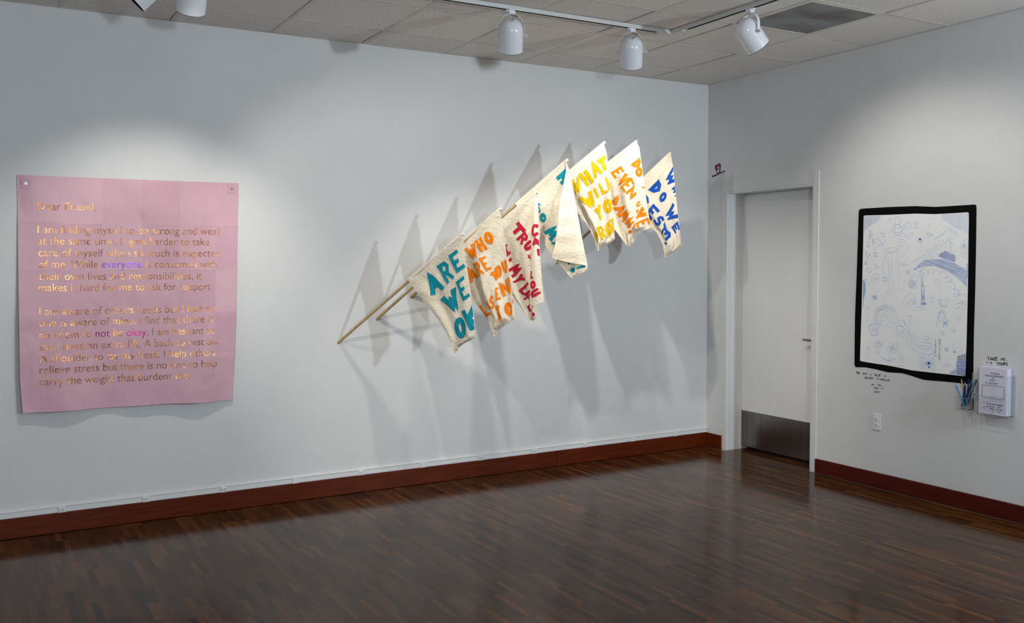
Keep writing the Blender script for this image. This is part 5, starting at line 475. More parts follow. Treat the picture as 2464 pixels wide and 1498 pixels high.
# baseboards and raceway
b = MB(); b.bevbox(-1.52, -.018, -.019, 0, .002, .118, .003); bb = struct(b.build('baseboard_left', M['mahog']))
b = MB(); b.bevbox(XL, -1.523, -.019, 0, .002, .118, .003); b.build('board', M['mahog'], bb)
b = MB(); b.bevbox(-.019, 0, DY1 + .04, -.002, .002, .118, .003); struct(b.build('baseboard_corner', M['mahog']))
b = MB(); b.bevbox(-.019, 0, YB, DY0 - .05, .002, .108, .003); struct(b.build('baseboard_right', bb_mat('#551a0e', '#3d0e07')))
b = MB(); b.bevbox(XL, -.002, -.014, 0, .118, .158, .004); b.bevbox(XL, -.002, -.017, 0, .152, .159, .002); struct(b.build('trim_1', M['trim']))
# outlets in the raceway
OX = [-4.951, -4.49, -4.026, -3.564, -3.106, -2.643, -2.179, -1.718, -1.257, -.794, -.342]; BLANK = {3, 5, 9, 10}
def raceway_outlet(x, blank, label):
    t = thing('blank_outlet_cover' if blank else 'wall_outlet', label, 'outlet', (x, -.014, .135), 'raceway outlets above the left baseboard')
    m = MB(); m.bevbox(-.021, .021, -.004, 0, -.018, .018, .0035); m.build('cover_plate', M['plastic'], t)
    if not blank:
        m = MB(); m.bevbox(-.015, .015, -.0065, -.004, -.0135, .0135, .001); m.build('socket_face', M['plastic'], t)
        m = MB(); m.tube([(-.008, -.0068, 0), (-.008, -.006, 0)], .0026, 10); m.build('ground_hole', M['slot'], t)
        for dz in (-.0055, .0055): m = MB(); m.box(.001, .008, -.0068, -.006, dz - .0012, dz + .0012); m.build('slot', M['slot'], t)
    return t
ORD = ['leftmost', 'second from the left', 'third from the left', 'fourth from the left', 'fifth from the left', 'sixth from the left', 'sixth from the right', 'fifth from the right', 'third from the right', 'second from the right', 'rightmost']
WHERE = ['leftmost, under the left half of the pink poster', 'under the right half of the pink poster', 'third from left, just right of the pink poster', 'between the pink poster and the flag poles', 'fifth from left, below the leftmost flag pole', 'below the ARE WE OK flag', 'seventh from left, left of the wide shadow', 'eighth from left, in the wide flag shadow', 'third from right, below the yellow lettered flag', 'second from the room corner', 'nearest the room corner']
for i, x in enumerate(OX): raceway_outlet(x, i in BLANK, '%s on the raceway, %s' % ('white blank cover' if i in BLANK else 'small white socket', WHERE[i]))
t = thing('wall_outlet', 'white duplex outlet plate on the right wall below the black-bordered drawing', 'outlet', (0, -1.725, .456))
b = MB(); b.bevbox(-.005, 0, -.034, .034, -.057, .057, .004); b.build('cover_plate', M['plastic'], t)
for dz in (-.02, .02):
    b = MB(); X = Matrix.Rotation(math.radians(-90), 4, 'Y'); b.lathe([(0, .0075), (.0155, .0075), (.017, .004), (.017, 0)], 20, X=Matrix.Translation((0, 0, dz)) @ X); s_ = autosmooth(b.build('socket_face', M['plastic'], t))
    for dy in (-.006, .006): b = MB(); b.box(-.0079, -.0070, dy - .0012, dy + .0012, dz - .001, dz + .007); b.build('slot', M['slot'], s_)
    b = MB(); b.tube([(-.0079, 0, dz - .008), (-.0070, 0, dz - .008)], .0026, 8); b.build('ground_hole', M['slot'], s_)
# ------------------------------------------------------------------ door
door = struct(bpy.data.objects.new('door_1', None)); COL.objects.link(door); door.location = (.17, (DY0 + DY1) / 2, 0)
def dpart(mb, name, m, parent=door): o = mb.build(name, m, parent); o.matrix_parent_inverse = Matrix.Translation(-Vector(door.location)); return o
b = MB(); b.bevbox(-.006, 0, DY1 - .0, DY1 + .018, 0, DZ + .012, .002); b.bevbox(-.004, 0, DY1 + .018, DY1 + .052, 0, DZ + .10, .002); b.bevbox(-.009, 0, DY0 - .05, DY0, 0, DZ + .103, .003); b.bevbox(-.003, 0, DY0, DY1 + .018, DZ + .012, DZ + .10, .001)
b.box(-.006, .17, DY1 - .006, DY1, 0, DZ); b.box(-.009, .17, DY0, DY0 + .006, 0, DZ); b.box(-.004, .17, DY0, DY1, DZ - .006, DZ + .0)
b.box(.15, .17, DY1 - .012, DY1, 0, DZ); b.box(.15, .17, DY0, DY0 + .012, 0, DZ); b.box(.018, .03, DY1 - .010, DY1, 0, DZ)
dpart(b, 'door_frame', M['wallsemi'])
b = MB(); b.bevbox(.17, .214, DY0 + .003, DY1 - .003, .028, DZ - .008, .002); leaf = dpart(b, 'door_leaf', M['trim'])
b = MB(); b.bevbox(.1665, .17, DY0 + .012, DY1 - .008, .030, .325, .0008); kp = b.build('kick_plate', M['kick'], leaf)
for yy in np.linspace(DY0 + .05, DY1 - .03, 5):
    for zz in (.05, .308):
        b = MB(); b.tube([(.1662, yy, zz), (.1675, yy, zz)], .003, 8); o = b.build('screw', M['steel'], leaf)
b = MB(); b.tube([(.17, -1.075, .965), (.155, -1.075, .965)], .026, 18); b.tube([(.155, -1.075, .965), (.118, -1.075, .965), (.112, -1.06, .965), (.110, -.965, .965), (.112, -.958, .965)], .0095, 12)
o = autosmooth(b.build('lever_handle', M['steel'], leaf))
b = MB(); b.box(.3, .5, DY0 - .1, DY1 + .1, -.1, DZ + .2); struct(b.build('wall_corridor', M['wall']))

# ------------------------------------------------------------------ track lighting
def track(name, p0, p1, label):
    p0, p1 = Vector(p0), Vector(p1); d = (p1 - p0).normalized(); L = (p1 - p0).length; n = Vector((-d.y, d.x, 0)); t = thing(name, label, 'light track', p0)
    R = Matrix((d, n, Vector((0, 0, 1)))).transposed()
    m = MB(); m.box(0, L, -.018, .018, -.021, -.0005, R=R); m.box(0, L, -.018, -.012, -.0235, -.021, R=R); m.box(0, L, .012, .018, -.0235, -.021, R=R)
    m.build('rail', M['track'], t); m = MB(); m.box(.06, L - .06, -.012, .012, -.0225, -.0205, R=R); m.build('rail_slot', M['dark'], t); return t
track('light_track', (-7.4, -1.289, H - .002), (-1.53, -1.289, H - .002), 'white ceiling light track running parallel to the flag wall')
track('light_track', (-1.464, -7.6, H - .002), (-1.464, -1.38, H - .002), 'white ceiling light track running toward the camera past the vent')
t = thing('track_connector', 'grey L-shaped connector joining the two ceiling light tracks', 'connector', (-1.464, -1.289, H - .002))
b = MB(); b.bevbox(-.117, .019, -.0185, .0185, -.026, -.0005, .001); b.bevbox(-.0185, .0185, -.117, -.0185, -.026, -.0005, .001); b.build('connector_body', M['track'], t)
b = MB(); b.tube([(-.08, -.0185, -.013), (-.08, -.0195, -.013)], .003, 8); b.build('screw', M['dark'], t)
def make_head(label, x, y, az, tilt, watts, ang):
    t = thing('track_spotlight', label, 'spotlight', (x, y, H - .026), 'white bullet spotlights on the ceiling tracks')
    a = Vector((az[0], az[1], 0)).normalized(); side = Vector((-a.y, a.x, 0)); trk = Vector((1, 0, 0)) if abs(y + 1.289) < .01 else Vector((0, 1, 0))
    R0 = Matrix((trk, Vector((-trk.y, trk.x, 0)), Vector((0, 0, 1)))).transposed()
    m = MB(); m.bevbox(-.020, .020, -.0165, .0165, -.020, .001, .002, R=R0); m.bevbox(-.034, -.020, -.010, .010, -.010, 0, .002, R=R0); m.bevbox(.020, .027, -.010, .010, -.016, -.003, .002, R=R0); m.tube([(0, 0, -.020), (0, 0, -.026)], .012, 14); m.build('track_adapter', M['fixture'], t)
    zc, rad, piv = -.102, .080, -.143   # centre of the yoke arc, its radius, the pivot below
    pts = [Vector((0, 0, zc)) + side * rad * math.cos(q) + Vector((0, 0, rad * math.sin(q))) for q in np.linspace(0, math.pi, 17)]
    pts = [Vector((0, 0, piv - .008)) + side * rad] + pts + [Vector((0, 0, piv - .008)) - side * rad]
    m = MB(); v = []; f = []
    for i, p in enumerate(pts):
        d = (pts[min(i + 1, len(pts) - 1)] - pts[max(i - 1, 0)]).normalized(); nn = a.cross(d).normalized() * .001
        v += [p + a * .009 + nn, p - a * .009 + nn, p - a * .009 - nn, p + a * .009 - nn]
    for i in range(len(pts) - 1): f += [(4 * i + k, 4 * i + (k + 1) % 4, 4 * i + 4 + (k + 1) % 4, 4 * i + 4 + k) for k in range(4)]
    f += [(3, 2, 1, 0), tuple(len(pts) * 4 - 4 + k for k in range(4))]
    m.add(v, f); autosmooth(m.build('yoke', M['fixture'], t), 50)
    th = math.radians(tilt); ax = (a * math.sin(th) + Vector((0, 0, -math.cos(th)))).normalized(); up = ax.cross(side).normalized()
    X = Matrix.Translation((0, 0, piv)) @ Matrix((side, side.cross(-ax) * 1, -ax)).transposed().to_4x4()
    r = .0705; prof = [(r * math.cos(q), .028 + r * math.sin(q)) for q in np.linspace(math.pi / 2 - .02, 0, 12)] + [(r, -.090), (r + .001, -.091), (r - .002, -.0915)]
    m = MB(); m.lathe(prof, 40, X=X); hs = autosmooth(m.build('lamp_housing', M['fixture'], t))
    m = MB(); m.lathe([(r - .002, -.0917), (r - .003, -.083), (r - .004, .02), (r * .6, .07), (.001, .09)], 32, X=X); m.build('housing_lining', M['dark'], hs)
    m = MB(); m.lathe([(r - .006, -.091), (r + .0012, -.0925), (r + .0012, -.0905)], 40, X=X); m.build('rim', M['dark'], hs)
    dc = Vector((0, 0, piv)) - ax * .028; pa = dc + (-ax - a * .75).normalized() * (r - .002); pb = dc + (-ax - a * .75).normalized() * (r + .012)
    m = MB(); m.tube([(0, 0, -.024), Vector((0, 0, -.034)) + side * -.012 - a * .02, Vector((0, 0, -.046)) + side * -.034 - a * .05, Vector((0, 0, -.056)) + side * -.036 - a * .066, pb - side * .012, pa], .0042, 8); autosmooth(m.build('power_cord', M['cord'], t), 60)
    for s_ in (-1, 1):
        m = MB(); c0 = Vector((0, 0, piv)) + side * s_ * (r - .002); c1 = Vector((0, 0, piv)) + side * s_ * (rad + .004); m.tube([c0, c1], .005, 10)
        if s_ < 0: m.tube([c1, c1 - side * .014], .008, 6)
        m.build('pivot_screw', M['track'], t)
    if watts:
        p = Vector((x, y, H - .026 + piv)) + ax * .100; spot(p, p + ax, watts, WARM, ang, .85, .022)
    return t
HL = {'a': 'upright white bullet spotlight on the track, left one of the middle pair', 'b': 'upright white bullet spotlight nearest the corner of the two tracks', 'c': 'white bullet spotlight tilted to the right, beside the ceiling vent', 'd': 'white spotlight above the pink poster, only its lower barrel in view', 'e': 'white spotlight above the pink poster, only a tilted rim corner in view'}
for k, (x, y), az, tl, wt, an in HEADS: make_head(HL[k], x, y, az, tl, wt, an)

# ------------------------------------------------------------------ flags
def interp(ch, b_):  # a-coordinate of a chain of (a, b) points at height b_
    bs = np.array([q[1] for q in ch])[::-1]; as_ = np.array([q[0] for q in ch])[::-1]; return float(np.interp(b_, bs, as_))
def polylen(P, n):
    P = np.array(P); d = np.r_[0, np.cumsum(np.linalg.norm(np.diff(P, axis=0), axis=1))]; d /= d[-1]; u = np.linspace(0, 1, n)
    return np.stack([np.interp(u, d, P[:, 0]), np.interp(u, d, P[:, 1])], 1)
def smoothpoly(P, n):
    Q = polylen(P, n)
    for _ in range(2): Q[1:-1] = (Q[:-2] + 2 * Q[1:-1] + Q[2:]) / 4
    return Q
def coons(top, right, bottom, left, ns, nt, sm=True):
    fn = smoothpoly if sm else polylen
    T_, B_, L_, R_ = polylen(top, ns), fn(bottom, ns), fn(left, nt), fn(right, nt)
    s = np.linspace(0, 1, ns)[None, :, None]; t = np.linspace(0, 1, nt)[:, None, None]
    return (1 - t) * T_[None] + t * B_[None] + (1 - s) * L_[:, None] + s * R_[:, None] - ((1 - s) * (1 - t) * T_[0] + s * (1 - t) * T_[-1] + (1 - s) * t * B_[0] + s * t * B_[-1])
FCOL = [0, 1, 2, 0, 3, 1, 4]
FLAB = ['off-white canvas flag lettered ARE WE OK in teal, leftmost of the row', 'off-white canvas flag lettered WHO ARE YOU in orange, second from the left', 'off-white canvas flag lettered TRUST in crimson, third from the left', 'off-white canvas flag with its corner folded over teal letters, middle of the row', 'off-white canvas flag lettered WHAT WILL in yellow', 'off-white canvas flag lettered EVEN GIVE DAMN in orange, second from the right', 'off-white canvas flag lettered DO WE in blue, rightmost beside the corner']
RIP = [(.010, 1.1, .2), (.014, 1.5, .6), (.012, 1.3, .1), (.010, 1.2, .4), (.012, 1.4, .8), (.016, 1.6, .35), (.012, 1.5, .7)]
for fi, fd in enumerate(FLAGS):
    base, tip = Vector(fd['base']), Vector(fd['tip']); hh = tip - base; hh.z = 0; hh.normalize(); nn = Vector((hh.y, -hh.x, 0))
    if nn.y > 0: nn = -nn
    root = thing('wall_flag', FLAB[fi], 'flag', base, 'canvas flags on dowels along the left wall')
    loc = tip - base
    pd = (tip - base).normalized()
    m = MB(); m.tube([-pd * .012, tip - base - pd * .001], .0098, 14); autosmooth(m.build('flag_pole', M['dowel'], root), 40)
    amp, fr, ph = RIP[fi]
    lay = fd['layers']; nm0, top, right, bottom, left = lay[0]
    tl_ = [tuple(q) for q in top[::-1]] + [tuple(q) for q in left[1:]]      # tip -> hoist end -> bottom-left
    chL = tl_; chR = [tuple(q) for q in right] + [tuple(q) for q in bottom[::-1][1:]]
    bmin = min(q[1] for q in chL)
    hd_ = np.array(top[0]) - np.array(top[-1]); hd_ = hd_ / np.linalg.norm(hd_)
    def rel0(a, b_, hd_=hd_, chL=chL, chR=chR, bmin=bmin, amp=amp, fr=fr, ph=ph, fi=fi):
        aL, aR = interp(chL, b_), interp(chR, b_); wd = max(.02, aR - aL); s = min(1.2, max(-.2, (a - aL) / wd)); t = min(1, b_ / bmin)
        g = min(1, t * 1.6)
        r_ = g * amp * (math.sin(2 * math.pi * (fr * s + ph)) - math.sin(2 * math.pi * ph) * (1 - s)) + g * .5 * amp * math.sin(2 * math.pi * (2.3 * fr * s + 2.1 * ph + .8 * t))
        r_ -= (0 if fi == 3 else g * .035 * max(0, s - .72) ** 2 / .08)
        if fi in (1, 5): r_ += .018 * g * math.exp(-((s - .62) / .10) ** 2)
        dh = abs(a * hd_[1] - b_ * hd_[0]); return r_ + .0105 * math.exp(-(dh / .03) ** 2) + .003 * g * math.sin(31 * a + 17 * b_) + .002 * math.sin(63 * a - 41 * b_)
    cl = MB()
    def P3(a, b_, r_): return loc + hh * a + Vector((0, 0, b_)) + nn * r_
    NS, NTT = 57, 61
    G = coons(top, right, bottom, left, NS, NTT)
    V = [P3(a, b_, rel0(a, b_)) for j, row in enumerate(G) for a, b_ in row]
    cl.add(V, [(j * NS + i, j * NS + i + 1, (j + 1) * NS + i + 1, (j + 1) * NS + i) for j in range(NTT - 1) for i in range(NS - 1)])
    # cloth turning back behind the free edge
    NB = 12; V = []
    for j in range(NTT):
        a, b_ = G[j][-1]; t = j / (NTT - 1); rr = rel0(a, b_); Rb = .004 + .030 * min(1, t * 1.5)
        for k in range(NB):
            th = math.pi * .5 * k / 5 if k <= 5 else math.pi / 2
            da = Rb * (1 - math.cos(math.pi * min(1, k / 6))) / 2 + max(0, k - 6) * .011 * min(1, t * 1.5); dr = Rb * math.sin(math.pi / 2 * min(1, k / 6)) + .004 * math.sin(k * 1.3) * t
            V.append(P3(a - da, b_ + .25 * da, rr - dr))
    cl.add(V, [(j * NB + i, j * NB + i + 1, (j + 1) * NB + i + 1, (j + 1) * NB + i) for j in range(NTT - 1) for i in range(NB - 1)])
    rels = [rel0]
    if len(lay) > 1:
        nm1, t1, r1, b1, l1 = lay[1]; cL = [tuple(q) for q in l1]; cR = [tuple(q) for q in r1]; flap = nm1 == 'flap'
        def rel1(a, b_, cL=cL, cR=cR, bmin=bmin, rel0=rel0, flap=flap):
            aL, aR = interp(cL, b_), interp(cR, b_); s = min(1.1, max(-.05, (a - aL) / max(.01, aR - aL))); t = min(1, b_ / bmin)
            g = min(1, t * 3)
            if flap: return rel0(aR, b_) + g * (.022 + .034 * (1 - s)) * min(1, (1.0 - s) * 5) + .005 * math.sin(9 * s + 5 * t) * g * (1 - s)
            return g * (.024 + .016 * math.sin(math.pi * min(1, max(0, s)))) - g * .02 * max(0, s - .7) ** 2 / .09
        ns = 15; G1 = coons(t1, r1, b1, l1, ns, NTT)
        V = [P3(a, b_, max(.0115, rel1(a, b_)) if j < 3 else rel1(a, b_)) for j, row in enumerate(G1) for a, b_ in row]
        cl.add(V, [(j * ns + i, j * ns + i + 1, (j + 1) * ns + i + 1, (j + 1) * ns + i) for j in range(NTT - 1) for i in range(ns - 1)])
        if not flap:   # the tuck joining the strip to the cloth behind it
            V = []
            for j in range(NTT):
                a, b_ = G1[j][0]; r0_ = rel1(a, b_) * min(1, j / 3)
                V += [P3(a, b_, r0_), P3(a + .004, b_, r0_ * .5), P3(a + .02 * j / NTT, b_, -.004)]
            cl.add(V, [(j * 3 + i, j * 3 + i + 1, (j + 1) * 3 + i + 1, (j + 1) * 3 + i) for j in range(NTT - 1) for i in range(2)])
        rels.append(rel1); chains = [(chL, chR), (cL, cR)]
    else: chains = [(chL, chR)]
    # sleeve round the pole
    ho = loc + hh * top[0][0] + Vector((0, 0, top[0][1])); sl = (loc - ho)
    cl.tube([ho - pd * 0 + sl * k / 10 for k in range(11)], .0112, 14, caps=False)
    tc = loc + pd * .004; cl.tube([tc - pd * .012, tc - pd * .002, tc + pd * .002], .0112, 12, r2=.0085)
    c_ = cl.build('flag_cloth', M['cloth'], root, smooth=True); c_['label'] = 'off-white crinkled canvas sheet'
    for (ly, g, wd, quad) in fd['letters']:
        q = [np.array(p) for p in quad]  # TL TR BR BL
        wid = (np.linalg.norm(q[1] - q[0]) + np.linalg.norm(q[2] - q[3])) / 2; hei = (np.linalg.norm(q[3] - q[0]) + np.linalg.norm(q[2] - q[1])) / 2
        lw = .40 * min(hei * .85, max(wid, hei * .5)) if g not in 'I-' else (wid * .95 if g == 'I' else hei * .95)
        if g in 'EFSMWNARK': lw *= .79
        V = []; F = []; ZO = []
        if g == '.':
            rim = arc(.5, .5, .5, .5, 0, 360, 16)[:-1]; V = [np.array((.5, .5)) + (np.array(r_) - .5) * f3 for f3 in (.02, .35, .7, 1) for r_ in rim]; F = [(l3 * 16 + i, l3 * 16 + (i + 1) % 16, (l3 + 1) * 16 + (i + 1) % 16, (l3 + 1) * 16 + i) for l3 in range(3) for i in range(16)]; ZO = [0] * len(V)
            UV = V
        else:
            mx, my = min(.49, lw / 2 / wid), min(.49, lw / 2 / hei)
            for pl in GL[g]:
                pts = [((mx + x * (1 - 2 * mx)) * wid, (my + y * (1 - 2 * my)) * hei) for x, y in pl]
                # blunt ends reach the letter's outline
                if len(pts) > 1 and np.linalg.norm(np.array(pts[0]) - pts[-1]) > 1e-6:
                    for a_, b2 in ((0, 1), (-1, -2)):
                        p0, p1 = np.array(pts[a_]), np.array(pts[b2]); d_ = (p0 - p1) / (np.linalg.norm(p0 - p1) + 1e-9)
                        x_, y_ = pl[a_]
                        if g not in 'I-' and (x_ < .06 or x_ > .94 or y_ < .06 or y_ > .94): pts[a_] = tuple(p0 + d_ * lw * .42)
                v_, f_ = ribbon(pts, lw, sub=.012); v_, f_ = widen(v_, f_); k0 = len(V); V += v_; ZO += [.00025 * (len(ZO) > 0) + .0004 * i_ / len(v_) for i_ in range(len(v_))]; F += [tuple(a_ + k0 for a_ in ff) for ff in f_]
            UV = [np.array((v_[0] / wid, v_[1] / hei)) for v_ in V]
        cL_, cR_ = chains[ly]; rf = rels[ly]; W3 = []; OUT = []
        for u_ in UV:
            x, y = u_; y1 = 1 - y; ab = (1 - x) * (1 - y1) * q[0] + x * (1 - y1) * q[1] + x * y1 * q[2] + (1 - x) * y1 * q[3]
            bb_ = min(-.0, ab[1]); lo, hi = interp(cL_, bb_), interp(cR_, bb_); a_ = min(max(ab[0], lo + .0005), hi - .0008); OUT.append(ab[0] > hi - .0005 or ab[0] < lo)
            jj = min(1, max(0, -bb_ / .05)); W3.append(P3(a_, bb_, rf(a_, bb_) + .0024 + ZO[len(W3)]))
        F = [ff for ff in F if not all(OUT[i_] for i_ in ff)]
        if not F: continue
        o = mesh('letter', W3, F, FELT[FCOL[fi]], c_)

# ------------------------------------------------------------------ pink poster
PT_, PR_, PB_, PL_ = (np.array(POSTER[k]) for k in ('top', 'right', 'bottom', 'left'))
NU, NV = 61, 61
PG = coons(PT_, PR_, PB_, PL_, NU, NV)
def prel(u, v):
    e = math.exp(-((u) / .05) ** 2) + math.exp(-((1 - u) / .05) ** 2)
    base = .005 + .038 * v ** 1.6
    r_ = base + .013 * v * math.sin(9.5 * u + .6) + .009 * v * math.sin(21 * u + 1.9 + 1.5 * v) + .004 * math.sin(7 * v + 2) * math.sin(3.1 * u) ** 2
    r_ += .005 * math.sin(26 * (u - .35 * v)) * math.exp(-((v - .1) / .12) ** 2) + .006 * e * math.sin(11 * v + 1) * v
    for k in (.2, .4, .6, .8): r_ += .0015 * math.exp(-((v - k) / .012) ** 2)
    return max(.003, r_)
def pos(u, v, off=0):
    i, j = min(NU - 1.001, max(0, u * (NU - 1))), min(NV - 1.001, max(0, v * (NV - 1))); a, b_ = int(i), int(j); fx, fy = i - a, j - b_
    q = PG[b_, a] * (1 - fx) * (1 - fy) + PG[b_, a + 1] * fx * (1 - fy) + PG[b_ + 1, a] * (1 - fx) * fy + PG[b_ + 1, a + 1] * fx * fy
    return Vector((q[0], -prel(min(1, max(0, u)), min(1, max(0, v))) - off, q[1]))
poster = thing('paper_poster', 'large pink paper banner lettered in gold foil, Dear Friend, hung by two grommets', 'poster', (-4.52, -.005, 2.068))
PINV = Matrix.Translation((4.52, .005, -2.068))
us = [0, .182, .361, .54, .718, .897, 1]; vs = [0, .2, .4, .59, .785, 1]; rnd = random.Random(5)
for j in range(5):
    for i in range(6):
        u0, u1, v0, v1 = us[i] - (.006 if i else 0), us[i + 1], vs[j] - (.006 if j else 0), vs[j + 1]; n = 12; off = .0006 * ((i + j) % 2) + (.0003 if j % 2 else 0)
        V = [pos(u0 + (u1 - u0) * a / (n - 1), v0 + (v1 - v0) * c / (n - 1), off) for c in range(n) for a in range(n)]
        F = [(c * n + a, (c + 1) * n + a, (c + 1) * n + a + 1, c * n + a + 1) for c in range(n - 1) for a in range(n - 1)]
        o = mesh('paper_sheet', V, F, PINK[rnd.choice((0, 0, 1, 2))], poster, smooth=True); o.matrix_parent_inverse = PINV
for u, v_ in ((.036, .035), (.968, .028)):
    c = pos(u, v_, .002); m = MB(); X = Matrix.Translation(c) @ Matrix.Rotation(math.radians(90), 4, 'X')
    m.lathe([(.004, 0), (.0045, .002), (.008, .002), (.009, 0)], 18, X=X); m.tube([c + Vector((0, .003, 0)), c + Vector((0, -.004, 0))], .0035, 10); o = m.build('grommet', M['steel'], poster); o.matrix_parent_inverse = PINV
    m = MB(); m.box(-.025, .025, -.0012, -.0008, -.028, .028, T=c + Vector((0, 0.001, 0))); o = m.build('tape_patch', PINK[2], poster); o.matrix_parent_inverse = PINV
def invuv(x, z):
    d = (PG[:, :, 0] - x) ** 2 + (PG[:, :, 1] - z) ** 2; k = np.unravel_index(d.argmin(), d.shape); u, v_ = k[1] / (NU - 1), k[0] / (NV - 1)
    for _ in range(3):
        e = 1e-3; p0 = pos(u, v_); pu = pos(min(1, u + e), v_); pv = pos(u, min(1, v_ + e)); J = np.array([[(pu.x - p0.x) / e, (pv.x - p0.x) / e], [(pu.z - p0.z) / e, (pv.z - p0.z) / e]])
        try: s_ = np.linalg.solve(J, np.array([x - p0.x, z - p0.z]))
        except Exception: break
        u = min(.999, max(0.001, u + s_[0])); v_ = min(.999, max(.001, v_ + s_[1]))
    return u, v_
def fontmesh(txt, mids=None, res=3):
    cu = bpy.data.curves.new('tmp', 'FONT'); cu.body = txt; cu.size = 1; cu.resolution_u = res; cu.offset = -.011
    for m_ in FOIL: cu.materials.append(m_)
    if mids:
        for i, k in enumerate(mids): cu.body_format[i].material_index = k
    o = bpy.data.objects.new('tmp', cu); COL.objects.link(o); dg = bpy.context.evaluated_depsgraph_get(); me = bpy.data.meshes.new_from_object(o.evaluated_get(dg))
    bpy.data.objects.remove(o); return me
def split_words(me, span, txt):
    bm = bmesh.new(); bm.from_mesh(me); bm.verts.ensure_lookup_table(); seen = set(); comps = []
    for v in bm.verts:
        if v.index in seen: continue
        st_, cc = [v], []
        while st_:
            q_ = st_.pop()
            if q_.index in seen: continue
            seen.add(q_.index); cc.append(q_.index); st_ += [e.other_vert(q_) for e in q_.link_edges]
        xs_ = [bm.verts[i].co.x for i in cc]; comps.append((min(xs_), max(xs_), cc))
    comps.sort(); groups = []; em = CAPW[0]
    for lo, hi, cc in comps:
        if groups and lo - groups[-1][1] < em: groups[-1][1] = max(hi, groups[-1][1]); groups[-1][2] += cc
        else: groups.append([lo, hi, list(cc)])
    for lo, hi, cc in groups:
        ids = {v: i for i, v in enumerate(cc)}; fs = [f for f in bm.faces if f.verts[0].index in ids]
        o = mesh('foil_word', [bm.verts[i].co.copy() for i in cc], [[ids[v.index] for v in f.verts] for f in fs], None, poster, mats=FOIL, mi=[f.material_index for f in fs]); o.matrix_parent_inverse = PINV
    bm.free()
CAPW = [.0105]
hm = fontmesh('H'); CAPH = max(v.co.y for v in hm.vertices)
for txt, bl, br, tl, tr in POSTER_TEXT:
    mids = [0] * len(txt)
    for wd, k in (('everyone', 1), ('not be okay', 2)):
        if wd in txt and not (wd.startswith('not') and 'room' not in txt):
            s0 = txt.index(wd)
            for i in range(s0, s0 + len(wd)): mids[i] = k
            if wd.startswith('not'):
                for i in range(s0 + 3, s0 + 6): mids[i] = 0
                mids[s0 + len(wd)] = 2
    me = fontmesh(txt, mids); xs = [v.co.x for v in me.vertices]; x0, x1 = min(xs), max(xs)
    bl, br, tl, tr = (np.array(q) for q in (bl, br, tl, tr))
    q = [invuv(*p) for p in (bl, br)]
    for v in me.vertices:
        s_ = (v.co.x - x0) / (x1 - x0); h_ = v.co.y / CAPH; p = (bl + (br - bl) * s_) * (1 - h_) + (tl + (tr - tl) * s_) * h_
        u, v_ = invuv(p[0], p[1]) ; P = pos(u, v_, .0022); v.co = Vector((p[0], P.y, p[1]))
    split_words(me, x1 - x0, txt)

# ------------------------------------------------------------------ drawing on the right wall
def RW(y, z, off): return Vector((-off, y, z))
dr = thing('wall_drawing', 'large white drawing of blue pencil doodles in a wobbly black painted border', 'drawing', (0, -2.0, 1.4)); DINV = Matrix.Translation((0, 2.0, -1.4))
def fillpoly(poly, off, name, m, parent, thick=0):
    bm = bmesh.new(); vs_ = [bm.verts.new(RW(y, z, off)) for y, z in poly]; f = bm.faces.new(vs_); bmesh.ops.triangulate(bm, faces=[f]); 
    me = bpy.data.meshes.new(name); bm.to_mesh(me); bm.free(); me.materials.append(m)
    o = bpy.data.objects.new(name, me); COL.objects.link(o); o.parent = parent; o.matrix_parent_inverse = DINV; return o
inn = smoothpoly(FRAME_IN + [FRAME_IN[0]], 160); out_ = smoothpoly(FRAME_OUT + [FRAME_OUT[0]], 160)
fillpoly([tuple(q) for q in polylen(FRAME_IN + [FRAME_IN[0]], 80)[:-1]], .0012, 'drawing_sheet', M['paper'], dr)
oi_, ii_ = polylen(FRAME_OUT + [FRAME_OUT[0]], 400)[:-1], polylen(FRAME_IN + [FRAME_IN[0]], 400)[:-1]
c0 = ii_.mean(0)
def byangle(P):   # resample a star-shaped outline at even angles round the sheet
    S = np.array([.43, .58]); an = np.arctan2((P[:, 1] - c0[1]) / S[1], (P[:, 0] - c0[0]) / S[0]); od = np.argsort(an); A = np.r_[an[od] - 2 * np.pi, an[od], an[od] + 2 * np.pi]; g = np.linspace(-np.pi, np.pi, 361)[:-1]
    return np.stack([np.interp(g, A, np.tile(P[od, k], 3)) for k in (0, 1)], 1)
bo, bi = byangle(oi_), byangle(ii_); n = 360
V = [RW(*q, .0022) for q in bo] + [RW(*q, .0022) for q in bi] + [RW(*q, .0002) for q in bo]
o = mesh('black_border', V, [(k, (k + 1) % n, n + (k + 1) % n, n + k) for k in range(n)] + [(k, 2 * n + k, 2 * n + (k + 1) % n, (k + 1) % n) for k in range(n)], M['black'], dr); o.matrix_parent_inverse = DINV
def inside(poly, y, z):
    c = False; n_ = len(poly); j = n_ - 1
    for i in range(n_):
        if ((poly[i][1] > z) != (poly[j][1] > z)) and (y < (poly[j][0] - poly[i][0]) * (z - poly[i][1]) / (poly[j][1] - poly[i][1]) + poly[i][0]): c = not c
        j = i
    return c
rnd = random.Random(21); MM = .00095
